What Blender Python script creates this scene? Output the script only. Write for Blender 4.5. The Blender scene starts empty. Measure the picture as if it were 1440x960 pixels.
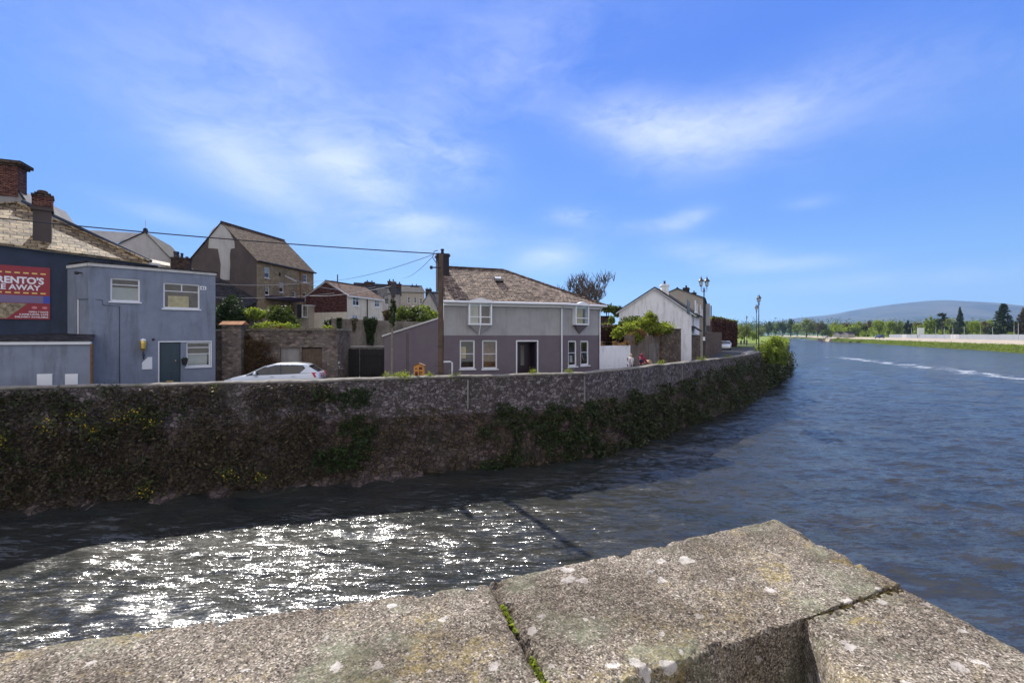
import bpy, bmesh, math, random
import numpy as np
from mathutils import Vector, Matrix, noise as mnoise
R = math.radians
random.seed(7)
rng = np.random.default_rng(11)
scene = bpy.context.scene
COL = scene.collection
F = 640.0; CZ = 2.8            # focal length in photograph pixels, camera height above the street
WATER = -3.3

# ------------------------------------------------------------------ materials
def nodes_of(name):
    m = bpy.data.materials.new(name); m.use_nodes = True
    nt = m.node_tree; nt.nodes.clear()
    return m, nt
def N(nt, t, **kw):
    n = nt.nodes.new(t)
    for k, v in kw.items():
        if k.startswith('_'): n.inputs[k[1:].replace('_', ' ')].default_value = v
        else: setattr(n, k, v)
    return n
def ramp(nt, fac, stops):
    r = nt.nodes.new('ShaderNodeValToRGB')
    e = r.color_ramp.elements
    while len(e) > 1: e.remove(e[0])
    e[0].position = stops[0][0]; e[0].color = (*stops[0][1], 1) if len(stops[0][1]) == 3 else stops[0][1]
    for p, c in stops[1:]:
        k = e.new(p); k.color = (*c, 1)
    nt.links.new(fac, r.inputs[0])
    return r.outputs[0]
def mixc(nt, fac, a, b, mode='MIX'):
    m = nt.nodes.new('ShaderNodeMix'); m.data_type = 'RGBA'; m.blend_type = mode
    for s, v in ((m.inputs[0], fac), (m.inputs[6], a), (m.inputs[7], b)):
        if isinstance(v, (int, float)): s.default_value = v
        elif isinstance(v, tuple): s.default_value = (*v, 1) if len(v) == 3 else v
        else: nt.links.new(v, s)
    return m.outputs[2]
def mth(nt, op, a, b=0.0, c=None, clamp=False):
    m = nt.nodes.new('ShaderNodeMath'); m.operation = op; m.use_clamp = clamp
    for i, v in enumerate((a, b, c)):
        if v is None: continue
        if isinstance(v, (int, float)): m.inputs[i].default_value = v
        else: nt.links.new(v, m.inputs[i])
    return m.outputs[0]
def coords(nt, kind='Object', scale=(1, 1, 1)):
    tc = nt.nodes.new('ShaderNodeTexCoord'); mp = nt.nodes.new('ShaderNodeMapping')
    mp.inputs['Scale'].default_value = scale
    nt.links.new(tc.outputs[kind], mp.inputs[0]); return mp.outputs[0]
def tnoise(nt, vec, s, detail=5, rough=.6, out=0):
    n = nt.nodes.new('ShaderNodeTexNoise'); n.inputs['Scale'].default_value = s
    n.inputs['Detail'].default_value = detail; n.inputs['Roughness'].default_value = rough
    nt.links.new(vec, n.inputs['Vector']); return n.outputs[out]
def finish(nt, color, rough=.8, spec=.3, height=None, bstr=.3, bdist=.02, metal=0, **kw):
    b = nt.nodes.new('ShaderNodeBsdfPrincipled'); o = nt.nodes.new('ShaderNodeOutputMaterial')
    if isinstance(color, tuple): b.inputs['Base Color'].default_value = (*color, 1)
    else: nt.links.new(color, b.inputs['Base Color'])
    if isinstance(rough, (int, float)): b.inputs['Roughness'].default_value = rough
    else: nt.links.new(rough, b.inputs['Roughness'])
    b.inputs['Specular IOR Level'].default_value = spec; b.inputs['Metallic'].default_value = metal
    for k, v in kw.items(): b.inputs[k.replace('_', ' ')].default_value = v
    if height is not None:
        bp = nt.nodes.new('ShaderNodeBump'); bp.inputs['Strength'].default_value = bstr; bp.inputs['Distance'].default_value = bdist
        nt.links.new(height, bp.inputs['Height']); nt.links.new(bp.outputs[0], b.inputs['Normal'])
    nt.links.new(b.outputs[0], o.inputs[0]); return b
def sc(c, k): return tuple(min(1, x * k) for x in c)

def m_plain(name, c, rough=.6, var=.15, s=3, spec=.4, bump=0, bs=40, metal=0, coat=0, stain=None, st_amt=.5):
    """painted or rendered surface with uneven tone and vertical weather streaks"""
    m, nt = nodes_of(name); v = coords(nt)
    col = ramp(nt, tnoise(nt, v, s, 6, .65), [(.3, sc(c, 1 - var)), (.7, sc(c, 1 + var))])
    if stain:
        v2 = coords(nt, 'Object', (1.2, 1.2, .18))
        f = ramp(nt, tnoise(nt, v2, 2.2, 6, .7), [(.5, (0, 0, 0)), (.75, (st_amt,) * 3)])
        col = mixc(nt, f, col, stain)
    h = tnoise(nt, v, bs, 4, .6) if bump else None
    b = finish(nt, col, rough, spec, h, bump, .01, metal)
    if coat: b.inputs['Coat Weight'].default_value = coat; b.inputs['Coat Roughness'].default_value = .05
    return m
def m_stone(name, c1, c2, mortar, s=5, flat=.55, bump=.6, stain=(.04, .045, .03), st=.5, dist=.04, mw=.07):
    m, nt = nodes_of(name); v = coords(nt, 'Object', (1, 1, 1 / flat))
    nz = tnoise(nt, v, 3, 3, .6, 1)
    vv = N(nt, 'ShaderNodeVectorMath', operation='MULTIPLY_ADD'); vv.inputs[1].default_value = (.25,) * 3
    nt.links.new(nz, vv.inputs[0]); nt.links.new(v, vv.inputs[2])
    a = N(nt, 'ShaderNodeTexVoronoi'); a.inputs['Scale'].default_value = s; nt.links.new(vv.outputs[0], a.inputs['Vector'])
    e = N(nt, 'ShaderNodeTexVoronoi', feature='DISTANCE_TO_EDGE'); e.inputs['Scale'].default_value = s; nt.links.new(vv.outputs[0], e.inputs['Vector'])
    sep = N(nt, 'ShaderNodeSeparateColor'); nt.links.new(a.outputs['Color'], sep.inputs[0])
    col = ramp(nt, sep.outputs[0], [(0, c1), (.55, tuple((x + y) / 2 for x, y in zip(c1, c2))), (1, c2)])
    n2 = tnoise(nt, v, 25, 5, .7)
    col = mixc(nt, .5, col, ramp(nt, n2, [(.3, (.35,) * 3), (.7, (1,) * 3)]), 'MULTIPLY')
    ed = ramp(nt, e.outputs['Distance'], [(mw * .35, (0,) * 3), (mw, (1,) * 3)])
    col = mixc(nt, ed, mortar, col)
    big = tnoise(nt, coords(nt, 'Object', (.6, .6, .35)), 1.3, 6, .7)
    col = mixc(nt, ramp(nt, big, [(.45, (0,) * 3), (.68, (st,) * 3)]), col, stain)
    h = mth(nt, 'ADD', ed, mth(nt, 'MULTIPLY', n2, .6))
    finish(nt, col, .9, .2, h, bump, dist); return m
def m_tile(name, c1, c2, moss, tw=.28, th=.2, bump=.9, lich=.45, rough=.75, spec=.35):
    m, nt = nodes_of(name); v = coords(nt, 'UV')
    br = N(nt, 'ShaderNodeTexBrick', offset=.5); br.inputs['Scale'].default_value = 1
    br.inputs['Brick Width'].default_value = tw; br.inputs['Row Height'].default_value = th
    br.inputs['Mortar Size'].default_value = .02; br.inputs['Mortar Smooth'].default_value = .3; br.inputs['Bias'].default_value = 0
    br.inputs['Color1'].default_value = (*c1, 1); br.inputs['Color2'].default_value = (*c2, 1); br.inputs['Mortar'].default_value = (*sc(c1, .35), 1)
    nt.links.new(v, br.inputs['Vector'])
    n1 = tnoise(nt, v, 6, 6, .75); n2 = tnoise(nt, v, .7, 4, .6)
    col = mixc(nt, .75, br.outputs[0], ramp(nt, n1, [(.34, (.3,) * 3), (.62, (1.35,) * 3)]), 'MULTIPLY')
    f = mth(nt, 'MULTIPLY', ramp(nt, n1, [(.5, (0,) * 3), (.62, (1,) * 3)]), ramp(nt, n2, [(.35, (.15,) * 3), (.65, (1,) * 3)]))
    col = mixc(nt, mth(nt, 'MULTIPLY', f, lich), col, moss)
    dv = coords(nt, 'UV', (1 / tw * .5, 1 / th, 1)); dn = tnoise(nt, dv, 1.0, 3, .7)
    col = mixc(nt, .9, col, ramp(nt, dn, [(.40, (.28, .26, .25)), (.50, (1, 1, 1)), (.66, (1.3, 1.27, 1.2))]), 'MULTIPLY')
    # saw-tooth height: every row laps over the one below
    sx = N(nt, 'ShaderNodeSeparateXYZ'); nt.links.new(v, sx.inputs[0])
    saw = mth(nt, 'FRACT', mth(nt, 'DIVIDE', sx.outputs[1], th))
    h = mth(nt, 'ADD', mth(nt, 'SUBTRACT', 1, saw), mth(nt, 'MULTIPLY', n1, 1.2))
    h = mth(nt, 'SUBTRACT', h, mth(nt, 'MULTIPLY', br.outputs['Fac'], .8))
    finish(nt, col, rough, spec, h, bump, .03); return m
def m_leaf(name, dark, light, trans=.35, rough=.6):
    m, nt = nodes_of(name)
    g = N(nt, 'ShaderNodeNewGeometry'); v = coords(nt)
    big = tnoise(nt, v, 1.1, 4, .6)
    f = mth(nt, 'ADD', mth(nt, 'MULTIPLY', g.outputs['Random Per Island'], .55), mth(nt, 'MULTIPLY', big, .6))
    col = ramp(nt, f, [(.25, dark), (.8, light)])
    b = N(nt, 'ShaderNodeBsdfPrincipled'); b.inputs['Roughness'].default_value = rough; b.inputs['Specular IOR Level'].default_value = .25
    nt.links.new(col, b.inputs['Base Color'])
    t = N(nt, 'ShaderNodeBsdfTranslucent'); nt.links.new(mixc(nt, 1.0, col, (1.0, 1.0, .45), 'MULTIPLY'), t.inputs[0])
    mx = N(nt, 'ShaderNodeMixShader'); mx.inputs[0].default_value = trans
    nt.links.new(b.outputs[0], mx.inputs[1]); nt.links.new(t.outputs[0], mx.inputs[2])
    o = N(nt, 'ShaderNodeOutputMaterial'); nt.links.new(mx.outputs[0], o.inputs[0]); return m
def m_glass(name, tint=.35):
    m, nt = nodes_of(name)
    t = N(nt, 'ShaderNodeBsdfTransparent'); t.inputs[0].default_value = (.85, .9, .9, 1)
    g = N(nt, 'ShaderNodeBsdfGlossy'); g.inputs['Roughness'].default_value = .03; g.inputs[0].default_value = (.9, .95, 1, 1)
    lw = N(nt, 'ShaderNodeLayerWeight'); lw.inputs[0].default_value = .5
    f = mth(nt, 'ADD', mth(nt, 'MULTIPLY', mth(nt, 'POWER', lw.outputs['Facing'], 3.5), .85), .07, clamp=True)
    mx = N(nt, 'ShaderNodeMixShader'); nt.links.new(f, mx.inputs[0]); nt.links.new(t.outputs[0], mx.inputs[1]); nt.links.new(g.outputs[0], mx.inputs[2])
    o = N(nt, 'ShaderNodeOutputMaterial'); nt.links.new(mx.outputs[0], o.inputs[0]); return m

M = {}
M['blue'] = m_plain('blue_render', (.225, .258, .325), .85, .13, 1.6, .2, .4, 60, stain=(.11, .12, .13), st_amt=.7)
M['navy'] = m_plain('navy_render', (.045, .058, .088), .85, .15, 1.6, .2, .35, 60, stain=(.025, .03, .04))
M['greyhouse'] = m_plain('grey_render', (.35, .35, .355), .85, .10, 1.5, .2, .3, 70, stain=(.22, .22, .21), st_amt=.6)
M['purple'] = m_plain('mauve_paint', (.152, .128, .146), .8, .08, 2, .25, .25, 60, stain=(.13, .10, .13), st_amt=.5)
M['white'] = m_plain('white_upvc', (.76, .78, .80), .4, .04, 4, .5)
M['offwhite'] = m_plain('weathered_white', (.58, .58, .56), .7, .12, 3, .3, stain=(.3, .28, .25))
M['whitewall'] = m_plain('white_render', (.80, .81, .82), .9, .06, 1.2, .2, .3, 50, stain=(.36, .36, .34), st_amt=.8)
M['cream'] = m_plain('cream_render', (.62, .58, .48), .9, .08, 1.2, .2, .3, 50, stain=(.3, .28, .24), st_amt=.6)
M['tan'] = m_plain('tan_render', (.40, .36, .30), .9, .1, 1.2, .2, .3, 50, stain=(.25, .21, .16))
M['grey'] = m_plain('cement_render', (.27, .255, .245), .9, .14, .9, .2, .4, 40, stain=(.12, .115, .11), st_amt=.7)
M['palegrey'] = m_plain('pale_cement', (.42, .41, .40), .9, .12, .9, .2, .4, 40, stain=(.22, .21, .20), st_amt=.6)
M['concrete'] = m_plain('old_concrete', (.20, .18, .155), .95, .4, 1.4, .2, .5, 25, stain=(.05, .048, .04), st_amt=.95)
M['darkrender'] = m_plain('dark_damp_render', (.09, .072, .066), .9, .2, 1.1, .2, .4, 30, stain=(.06, .05, .045), st_amt=.7)
M['oldwall'] = m_stone('old_house_stone', (.20, .145, .085), (.36, .27, .16), (.28, .22, .14), 2.6, .6, .4, (.12, .10, .07), .6, .03, .08)
M['rubble'] = m_stone('garden_rubble', (.085, .065, .055), (.30, .24, .20), (.15, .125, .11), 3.6, .55, .9, (.24, .215, .19), .6, .05, .09)
M['yardwall'] = m_plain('brown_streaked_wall', (.17, .135, .11), .95, .3, 1.3, .2, .5, 20, stain=(.07, .05, .04), st_amt=.85)
M['fieldwall'] = m_stone('roadside_stone', (.13, .085, .055), (.34, .25, .17), (.12, .095, .075), 2.4, .45, .9, (.07, .055, .04), .6, .06, .1)
M['quay'] = m_stone('quay_parapet_stone', (.085, .072, .076), (.37, .32, .33), (.085, .07, .07), 6.2, .85, 1.0, (.085, .085, .06), .55, .05, .1)
M['quaylow'] = m_stone('quay_footing_stone', (.07, .052, .048), (.20, .15, .135), (.05, .036, .032), 4.2, .7, .8, (.035, .036, .02), .85, .08, .08)
M['cap'] = m_plain('parapet_cap', (.23, .21, .185), .95, .3, 4, .2, .8, 20, stain=(.10, .12, .05), st_amt=.8)
M['roofbrown'] = m_tile('brown_slate', (.15, .10, .055), (.40, .30, .17), (.48, .40, .22), .42, .33, 1.0, .55, .7, .22)
M['roofcottage'] = m_tile('lichen_slate', (.125, .088, .070), (.33, .25, .195), (.42, .35, .24), .32, .22, 1.0, .6, .85, .15)
M['roofdark'] = m_tile('dark_slate', (.035, .035, .042), (.07, .066, .072), (.12, .11, .09), .3, .2, .6, .3, .85, .12)
M['roofold'] = m_tile('old_brown_slate', (.085, .055, .038), (.155, .105, .075), (.19, .15, .10), .35, .25, .8, .5, .9, .08)
M['roofred'] = m_tile('red_brown_tile', (.11, .065, .048), (.18, .11, .085), (.15, .12, .08), .3, .3, .7, .3, .9, .08)
M['brick'] = m_tile('red_brick', (.15, .065, .05), (.25, .115, .085), (.14, .10, .08), .23, .08, .4, .5, .9, .2)
M['brickdark'] = m_tile('sooty_brick', (.07, .048, .042), (.13, .085, .07), (.2, .15, .08), .23, .08, .4, .5, .9, .2)
M['redclad'] = m_tile('red_hung_tile', (.095, .04, .036), (.14, .06, .052), (.1, .04, .035), .25, .2, .5, .3, .85, .2)
M['timber'] = m_plain('old_pole_timber', (.12, .085, .06), .9, .3, 3, .2, .5, 60, stain=(.05, .04, .03))
M['ironblack'] = m_plain('black_iron', (.02, .022, .026), .45, .1, 3, .5)
M['blackgate'] = m_plain('black_boarding', (.022, .02, .02), .75, .25, 3, .3, stain=(.035, .03, .03))
M['cable'] = m_plain('cable_rubber', (.03, .03, .035), .6)
M['cablepale'] = m_plain('pale_cable', (.45, .45, .47), .6)
M['rust'] = m_plain('rusty_iron', (.18, .10, .05), .8, .35, 9, .3)
M['doorteal'] = m_plain('dark_teal_door', (.022, .05, .07), .45, .1, 3, .5)
M['doorplum'] = m_plain('dark_plum_door', (.03, .016, .03), .4, .1, 3, .5)
M['brass'] = m_plain('brass', (.75, .55, .15), .35, .1, 9, .5, metal=.8)
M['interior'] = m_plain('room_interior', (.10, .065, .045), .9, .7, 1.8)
M['blind'] = m_plain('window_blind', (.40, .40, .38), .8, .1, 5)
M['curtain'] = m_plain('yellow_curtain', (.50, .38, .17), .8, .3, 6)
M['warm'] = m_plain('warm_wood_panel', (.32, .17, .08), .7, .4, 5)
M['glass'] = m_glass('window_glass')
M['lampglass'] = m_plain('frosted_lamp_glass', (.62, .68, .72), .25, .05, 3, .6)
M['hydrant'] = m_plain('orange_yellow_enamel', (.55, .24, .05), .5, .15, 14, .4)
M['oldtimber'] = m_plain('silvered_timber', (.22, .19, .15), .9, .3, 3, .2)
M['soot'] = m_plain('soot_black_render', (.035, .032, .036), .9, .2, 2, .2, .3, 30)
M['terracotta'] = m_plain('weathered_terracotta', (.36, .16, .07), .85, .3, 5, .2)
M['hydrantdark'] = m_plain('dark_vent_slots', (.10, .03, .02), .8)
M['signred'] = m_plain('sign_red', (.30, .03, .045), .5, .08, 5)
M['signyellow'] = m_plain('sign_yellow', (.85, .62, .18), .5, .05)
M['signwhite'] = m_plain('sign_white', (.85, .82, .84), .5, .03)
M['signpink'] = m_plain('sign_pink_icon', (.65, .22, .25), .5, .1)
M['signblue'] = m_plain('sign_blue', (.05, .08, .42), .5, .05)
M['signmauve'] = m_plain('sign_mauve_band', (.20, .15, .27), .6, .06, 2)
M['signpic'] = m_plain('sign_food_picture', (.30, .24, .15), .6, .9, 7)
M['asphalt'] = m_plain('asphalt', (.062, .060, .060), .92, .2, 1.3, .3, .5, 90, stain=(.09, .085, .08))
M['pavement'] = m_plain('concrete_pavement', (.34, .32, .29), .95, .12, 1.2, .2, .4, 50)
M['soil'] = m_plain('rough_grass_ground', (.075, .095, .028), .95, .4, .15, .1, .5, 8)
M['meadow'] = m_plain('sunlit_meadow', (.17, .22, .045), .95, .25, .02, .1)
M['gravel'] = m_plain('pale_gravel', (.36, .31, .25), .95, .15, .3, .1, .4, 10)
M['gardensoil'] = m_plain('garden_earth', (.10, .085, .05), .95, .4, .6, .1, .5, 8)
M['hoarding'] = m_plain('pale_hoarding', (.27, .28, .30), .6, .08, .4, .3, stain=(.32, .32, .33))
M['carsilver'] = m_plain('silver_car_paint', (.52, .57, .62), .28, .02, 1, .6, metal=.35, coat=.8)
M['carwhite'] = m_plain('white_car_paint', (.72, .75, .78), .3, .02, 1, .6, coat=.8)
M['carblue'] = m_plain('dark_blue_car_paint', (.02, .03, .07), .3, .02, 1, .6, coat=.8)
M['carglass'] = m_plain('tinted_car_glass', (.012, .014, .018), .06, .05, 1, .8)
M['rubber'] = m_plain('tyre_rubber', (.02, .02, .02), .85)
M['taillight'] = m_plain('red_lamp_lens', (.55, .02, .02), .25, .05, 3, .6)
M['skin'] = m_plain('skin', (.50, .30, .22), .6)
M['coatgrey'] = m_plain('pale_grey_coat', (.42, .40, .42), .9, .12, 8)
M['jeans'] = m_plain('dark_trousers', (.04, .045, .07), .9)
M['hairfair'] = m_plain('fair_hair', (.55, .43, .28), .8, .3, 30)
M['coatred'] = m_plain('crimson_hooded_top', (.24, .018, .05), .85, .1, 8)
M['vestnavy'] = m_plain('navy_bodywarmer', (.015, .018, .045), .8)
M['buggy'] = m_plain('tan_canvas', (.40, .26, .17), .85)
M['bark'] = m_plain('grey_bark', (.11, .09, .07), .95, .3, 3, .1, .6, 12)
M['barktwig'] = m_plain('bare_twigs', (.12, .098, .082), .95, .2, 3, .1)
M['flowery'] = m_leaf('yellow_flower', (.55, .33, .02), (.85, .62, .05), .25)
M['flowerp'] = m_leaf('pink_flower', (.5, .2, .25), (.8, .45, .45), .25)
M['lfivy'] = m_leaf('dark_ivy_leaf', (.016, .026, .010), (.05, .085, .022), .2)
M['lfwall'] = m_leaf('wall_plant_leaf', (.034, .026, .019), (.095, .08, .045), .2)
M['lfbright'] = m_leaf('lime_leaf', (.12, .155, .02), (.35, .41, .07), .5)
M['lfshade'] = m_leaf('shaded_creeper_leaf', (.020, .028, .014), (.075, .088, .036), .2)
M['lfhedge'] = m_leaf('hedge_leaf', (.035, .055, .014), (.13, .17, .035), .35)
M['lfbank'] = m_leaf('bank_herb_leaf', (.08, .12, .02), (.30, .38, .07), .45)
M['lfwillow'] = m_leaf('willow_leaf', (.10, .13, .035), (.27, .32, .10), .4)
M['lflime'] = m_leaf('spring_tree_leaf', (.12, .17, .02), (.34, .42, .06), .45)
M['lfgreen'] = m_leaf('mid_green_leaf', (.035, .06, .014), (.11, .16, .035), .3)
M['lfbrown'] = m_leaf('bronze_leaf', (.06, .045, .025), (.17, .13, .06), .3)
M['lfconifer'] = m_leaf('dark_conifer_needle', (.012, .022, .012), (.04, .065, .03), .12)
M['lfpurple'] = m_leaf('red_brown_creeper', (.045, .018, .018), (.11, .045, .03), .15)
M['lfrust'] = m_leaf('rusty_creeper_leaf', (.05, .026, .018), (.13, .085, .035), .2)
M['lforange'] = m_leaf('dry_orange_leaf', (.13, .07, .03), (.36, .22, .09), .3)

def m_granite():
    m, nt = nodes_of('weathered_granite'); v = coords(nt)
    a = tnoise(nt, v, 210, 3, .7); b = tnoise(nt, v, 75, 5, .8); c = tnoise(nt, v, 7, 5, .65); d = tnoise(nt, v, 2.2, 4, .6)
    w = N(nt, 'ShaderNodeTexVoronoi'); w.inputs['Scale'].default_value = 330; nt.links.new(v, w.inputs['Vector'])
    sep = N(nt, 'ShaderNodeSeparateColor'); nt.links.new(w.outputs['Color'], sep.inputs[0])
    col = ramp(nt, sep.outputs[0], [(0, (.05, .042, .034)), (.25, (.155, .13, .10)), (.6, (.265, .225, .175)), (.88, (.41, .355, .285)), (1, (.64, .58, .50))])
    col = mixc(nt, .8, col, ramp(nt, a, [(.32, (.35,) * 3), (.62, (1.25,) * 3)]), 'MULTIPLY')
    col = mixc(nt, .8, col, ramp(nt, b, [(.33, (.45, .42, .40)), (.6, (1.15,) * 3)]), 'MULTIPLY')
    # lichens: ochre haze, grey-green haze, hard-edged pale rosettes
    f = ramp(nt, mth(nt, 'MULTIPLY', c, b), [(.26, (0,) * 3), (.36, (.75,) * 3)])
    col = mixc(nt, mth(nt, 'MULTIPLY', f, ramp(nt, d, [(.42, (.0,) * 3), (.62, (1,) * 3)])), col, (.33, .25, .06))
    f2 = ramp(nt, tnoise(nt, coords(nt, 'Object', (1, 1, 1)), 3.1, 6, .75), [(.52, (0,) * 3), (.62, (.5,) * 3)])
    col = mixc(nt, f2, col, (.20, .22, .14))
    vv = N(nt, 'ShaderNodeVectorMath', operation='MULTIPLY_ADD'); vv.inputs[1].default_value = (.045,) * 3
    nt.links.new(tnoise(nt, v, 22, 4, .7, 1), vv.inputs[0]); nt.links.new(v, vv.inputs[2])
    ro = N(nt, 'ShaderNodeTexVoronoi'); ro.inputs['Scale'].default_value = 21; ro.inputs['Randomness'].default_value = 1; nt.links.new(vv.outputs[0], ro.inputs['Vector'])
    rs = N(nt, 'ShaderNodeSeparateColor'); nt.links.new(ro.outputs['Color'], rs.inputs[0])
    size = ramp(nt, rs.outputs[1], [(.35, (0,) * 3), (.85, (.18,) * 3), (1, (.40,) * 3)])
    disc = mth(nt, 'LESS_THAN', ro.outputs['Distance'], size)
    col = mixc(nt, mth(nt, 'MULTIPLY', disc, ramp(nt, b, [(.35, (.25,) * 3), (.55, (.9,) * 3)])), col, (.56, .52, .47))
    st = ramp(nt, tnoise(nt, v, 4.2, 7, .7), [(.40, (.5, .47, .44)), (.58, (1.1, 1.1, 1.1))]); col = mixc(nt, .85, col, st, 'MULTIPLY')
    h = mth(nt, 'ADD', mth(nt, 'ADD', a, b), mth(nt, 'MULTIPLY', sep.outputs[0], .35))
    finish(nt, col, .9, .2, h, .55, .003); return m
M['granite'] = m_granite()

def m_water():
    m, nt = nodes_of('river_water')
    v = coords(nt, 'Object', (1, 1, 1))
    # current-drawn ripples: finer ripples than the mesh carries
    mp = nt.nodes.new('ShaderNodeMapping'); mp.inputs['Rotation'].default_value = (0, 0, R(-28)); mp.inputs['Scale'].default_value = (.55, 1.25, 1)
    nt.links.new(v, mp.inputs[0]); w = mp.outputs[0]
    def mapv(a_, b_, r_=-24):
        q = nt.nodes.new('ShaderNodeMapping'); q.inputs['Rotation'].default_value = (0, 0, R(r_)); q.inputs['Scale'].default_value = (a_, b_, 1); nt.links.new(v, q.inputs[0]); return q.outputs[0]
    def tilt(vec, scale, k, det=2):
        c_ = tnoise(nt, vec, scale, det, .5, 1)
        q_ = N(nt, 'ShaderNodeVectorMath', operation='SUBTRACT'); q_.inputs[1].default_value = (.5, .5, .5); nt.links.new(c_, q_.inputs[0])
        r_ = N(nt, 'ShaderNodeVectorMath', operation='MULTIPLY'); r_.inputs[1].default_value = (k * .85, k * 1.05, 0); nt.links.new(q_.outputs[0], r_.inputs[0]); z_ = N(nt, 'ShaderNodeVectorMath', operation='SCALE'); nt.links.new(r_.outputs[0], z_.inputs[0]); nt.links.new(seam, z_.inputs['Scale']); return z_.outputs[0]
    w2 = mapv(.34, 1.35, -14)
    gn = N(nt, 'ShaderNodeNewGeometry'); nrm = gn.outputs['Normal']
    seam = ramp(nt, tnoise(nt, mapv(.10, .38), 1.0, 5, .6), [(.34, (.45,) * 3), (.5, (1,) * 3), (.68, (1.35,) * 3)])
    for sc_w, k_, an_ in ((.14, .22, 0), (.42, .34, 0), (1.2, .60, 1), (3.3, 1.0, 1), (9.0, 1.15, 1), (26.0, 1.0, 0)):
        ad = N(nt, 'ShaderNodeVectorMath', operation='ADD'); nt.links.new(nrm, ad.inputs[0]); nt.links.new(tilt(w2 if an_ else w, sc_w, k_), ad.inputs[1]); nrm = ad.outputs[0]
    nz_ = N(nt, 'ShaderNodeVectorMath', operation='NORMALIZE'); nt.links.new(nrm, nz_.inputs[0])
    big = tnoise(nt, coords(nt, 'Object', (.05, .12, 1)), 1.6, 5, .6)
    col = ramp(nt, tnoise(nt, coords(nt, 'Object', (.25, .5, 1)), 1.0, 5, .65), [(.35, (.018, .022, .021)), (.7, (.036, .034, .027))])
    # weir foam line, distance to the line through two points on the water
    sx = N(nt, 'ShaderNodeSeparateXYZ'); nt.links.new(v, sx.inputs[0])
    x0, y0, x1, y1 = 86., 118., 71., 64.
    L = math.hypot(x1 - x0, y1 - y0); ux, uy = (x1 - x0) / L, (y1 - y0) / L
    wob = mth(nt, 'MULTIPLY', mth(nt, 'SUBTRACT', tnoise(nt, v, .16, 5, .7), .5), 15)
    dist = mth(nt, 'ADD', mth(nt, 'SUBTRACT', mth(nt, 'MULTIPLY', mth(nt, 'SUBTRACT', sx.outputs[0], x0), -uy), mth(nt, 'MULTIPLY', mth(nt, 'SUBTRACT', sx.outputs[1], y0), -ux)), wob)
    al = mth(nt, 'ADD', mth(nt, 'MULTIPLY', mth(nt, 'SUBTRACT', sx.outputs[0], x0), ux), mth(nt, 'MULTIPLY', mth(nt, 'SUBTRACT', sx.outputs[1], y0), uy))
    band = mth(nt, 'SUBTRACT', 1, mth(nt, 'DIVIDE', mth(nt, 'ABSOLUTE', dist), 3.2), clamp=True)
    ends = mth(nt, 'MULTIPLY', mth(nt, 'GREATER_THAN', al, -4), mth(nt, 'LESS_THAN', al, 75))
    fo = mth(nt, 'MULTIPLY', mth(nt, 'MULTIPLY', band, ends), ramp(nt, tnoise(nt, coords(nt, 'Object', (.55, .30, 1)), 1.0, 8, .85), [(.49, (0,) * 3), (.59, (.9,) * 3)]))
    fo = mth(nt, 'MULTIPLY', fo, 1.3, clamp=True)
    col = mixc(nt, fo, col, (.75, .77, .78))
    rough = mth(nt, 'ADD', .11, mth(nt, 'MULTIPLY', fo, .6))
    b = finish(nt, col, rough, 1.0); b.inputs['IOR'].default_value = 1.333; nt.links.new(nz_.outputs[0], b.inputs['Normal'])
    b2 = N(nt, 'ShaderNodeBsdfPrincipled'); nt.links.new(col, b2.inputs['Base Color']); b2.inputs['Roughness'].default_value = .36; b2.inputs['Specular IOR Level'].default_value = 1.0; b2.inputs['IOR'].default_value = 1.333; nt.links.new(nz_.outputs[0], b2.inputs['Normal'])
    mx = N(nt, 'ShaderNodeMixShader'); mx.inputs[0].default_value = .34; nt.links.new(b.outputs[0], mx.inputs[1]); nt.links.new(b2.outputs[0], mx.inputs[2])
    nt.links.new(mx.outputs[0], next(n_ for n_ in nt.nodes if n_.type == 'OUTPUT_MATERIAL').inputs[0])
    return m
M['water'] = m_water()

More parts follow.
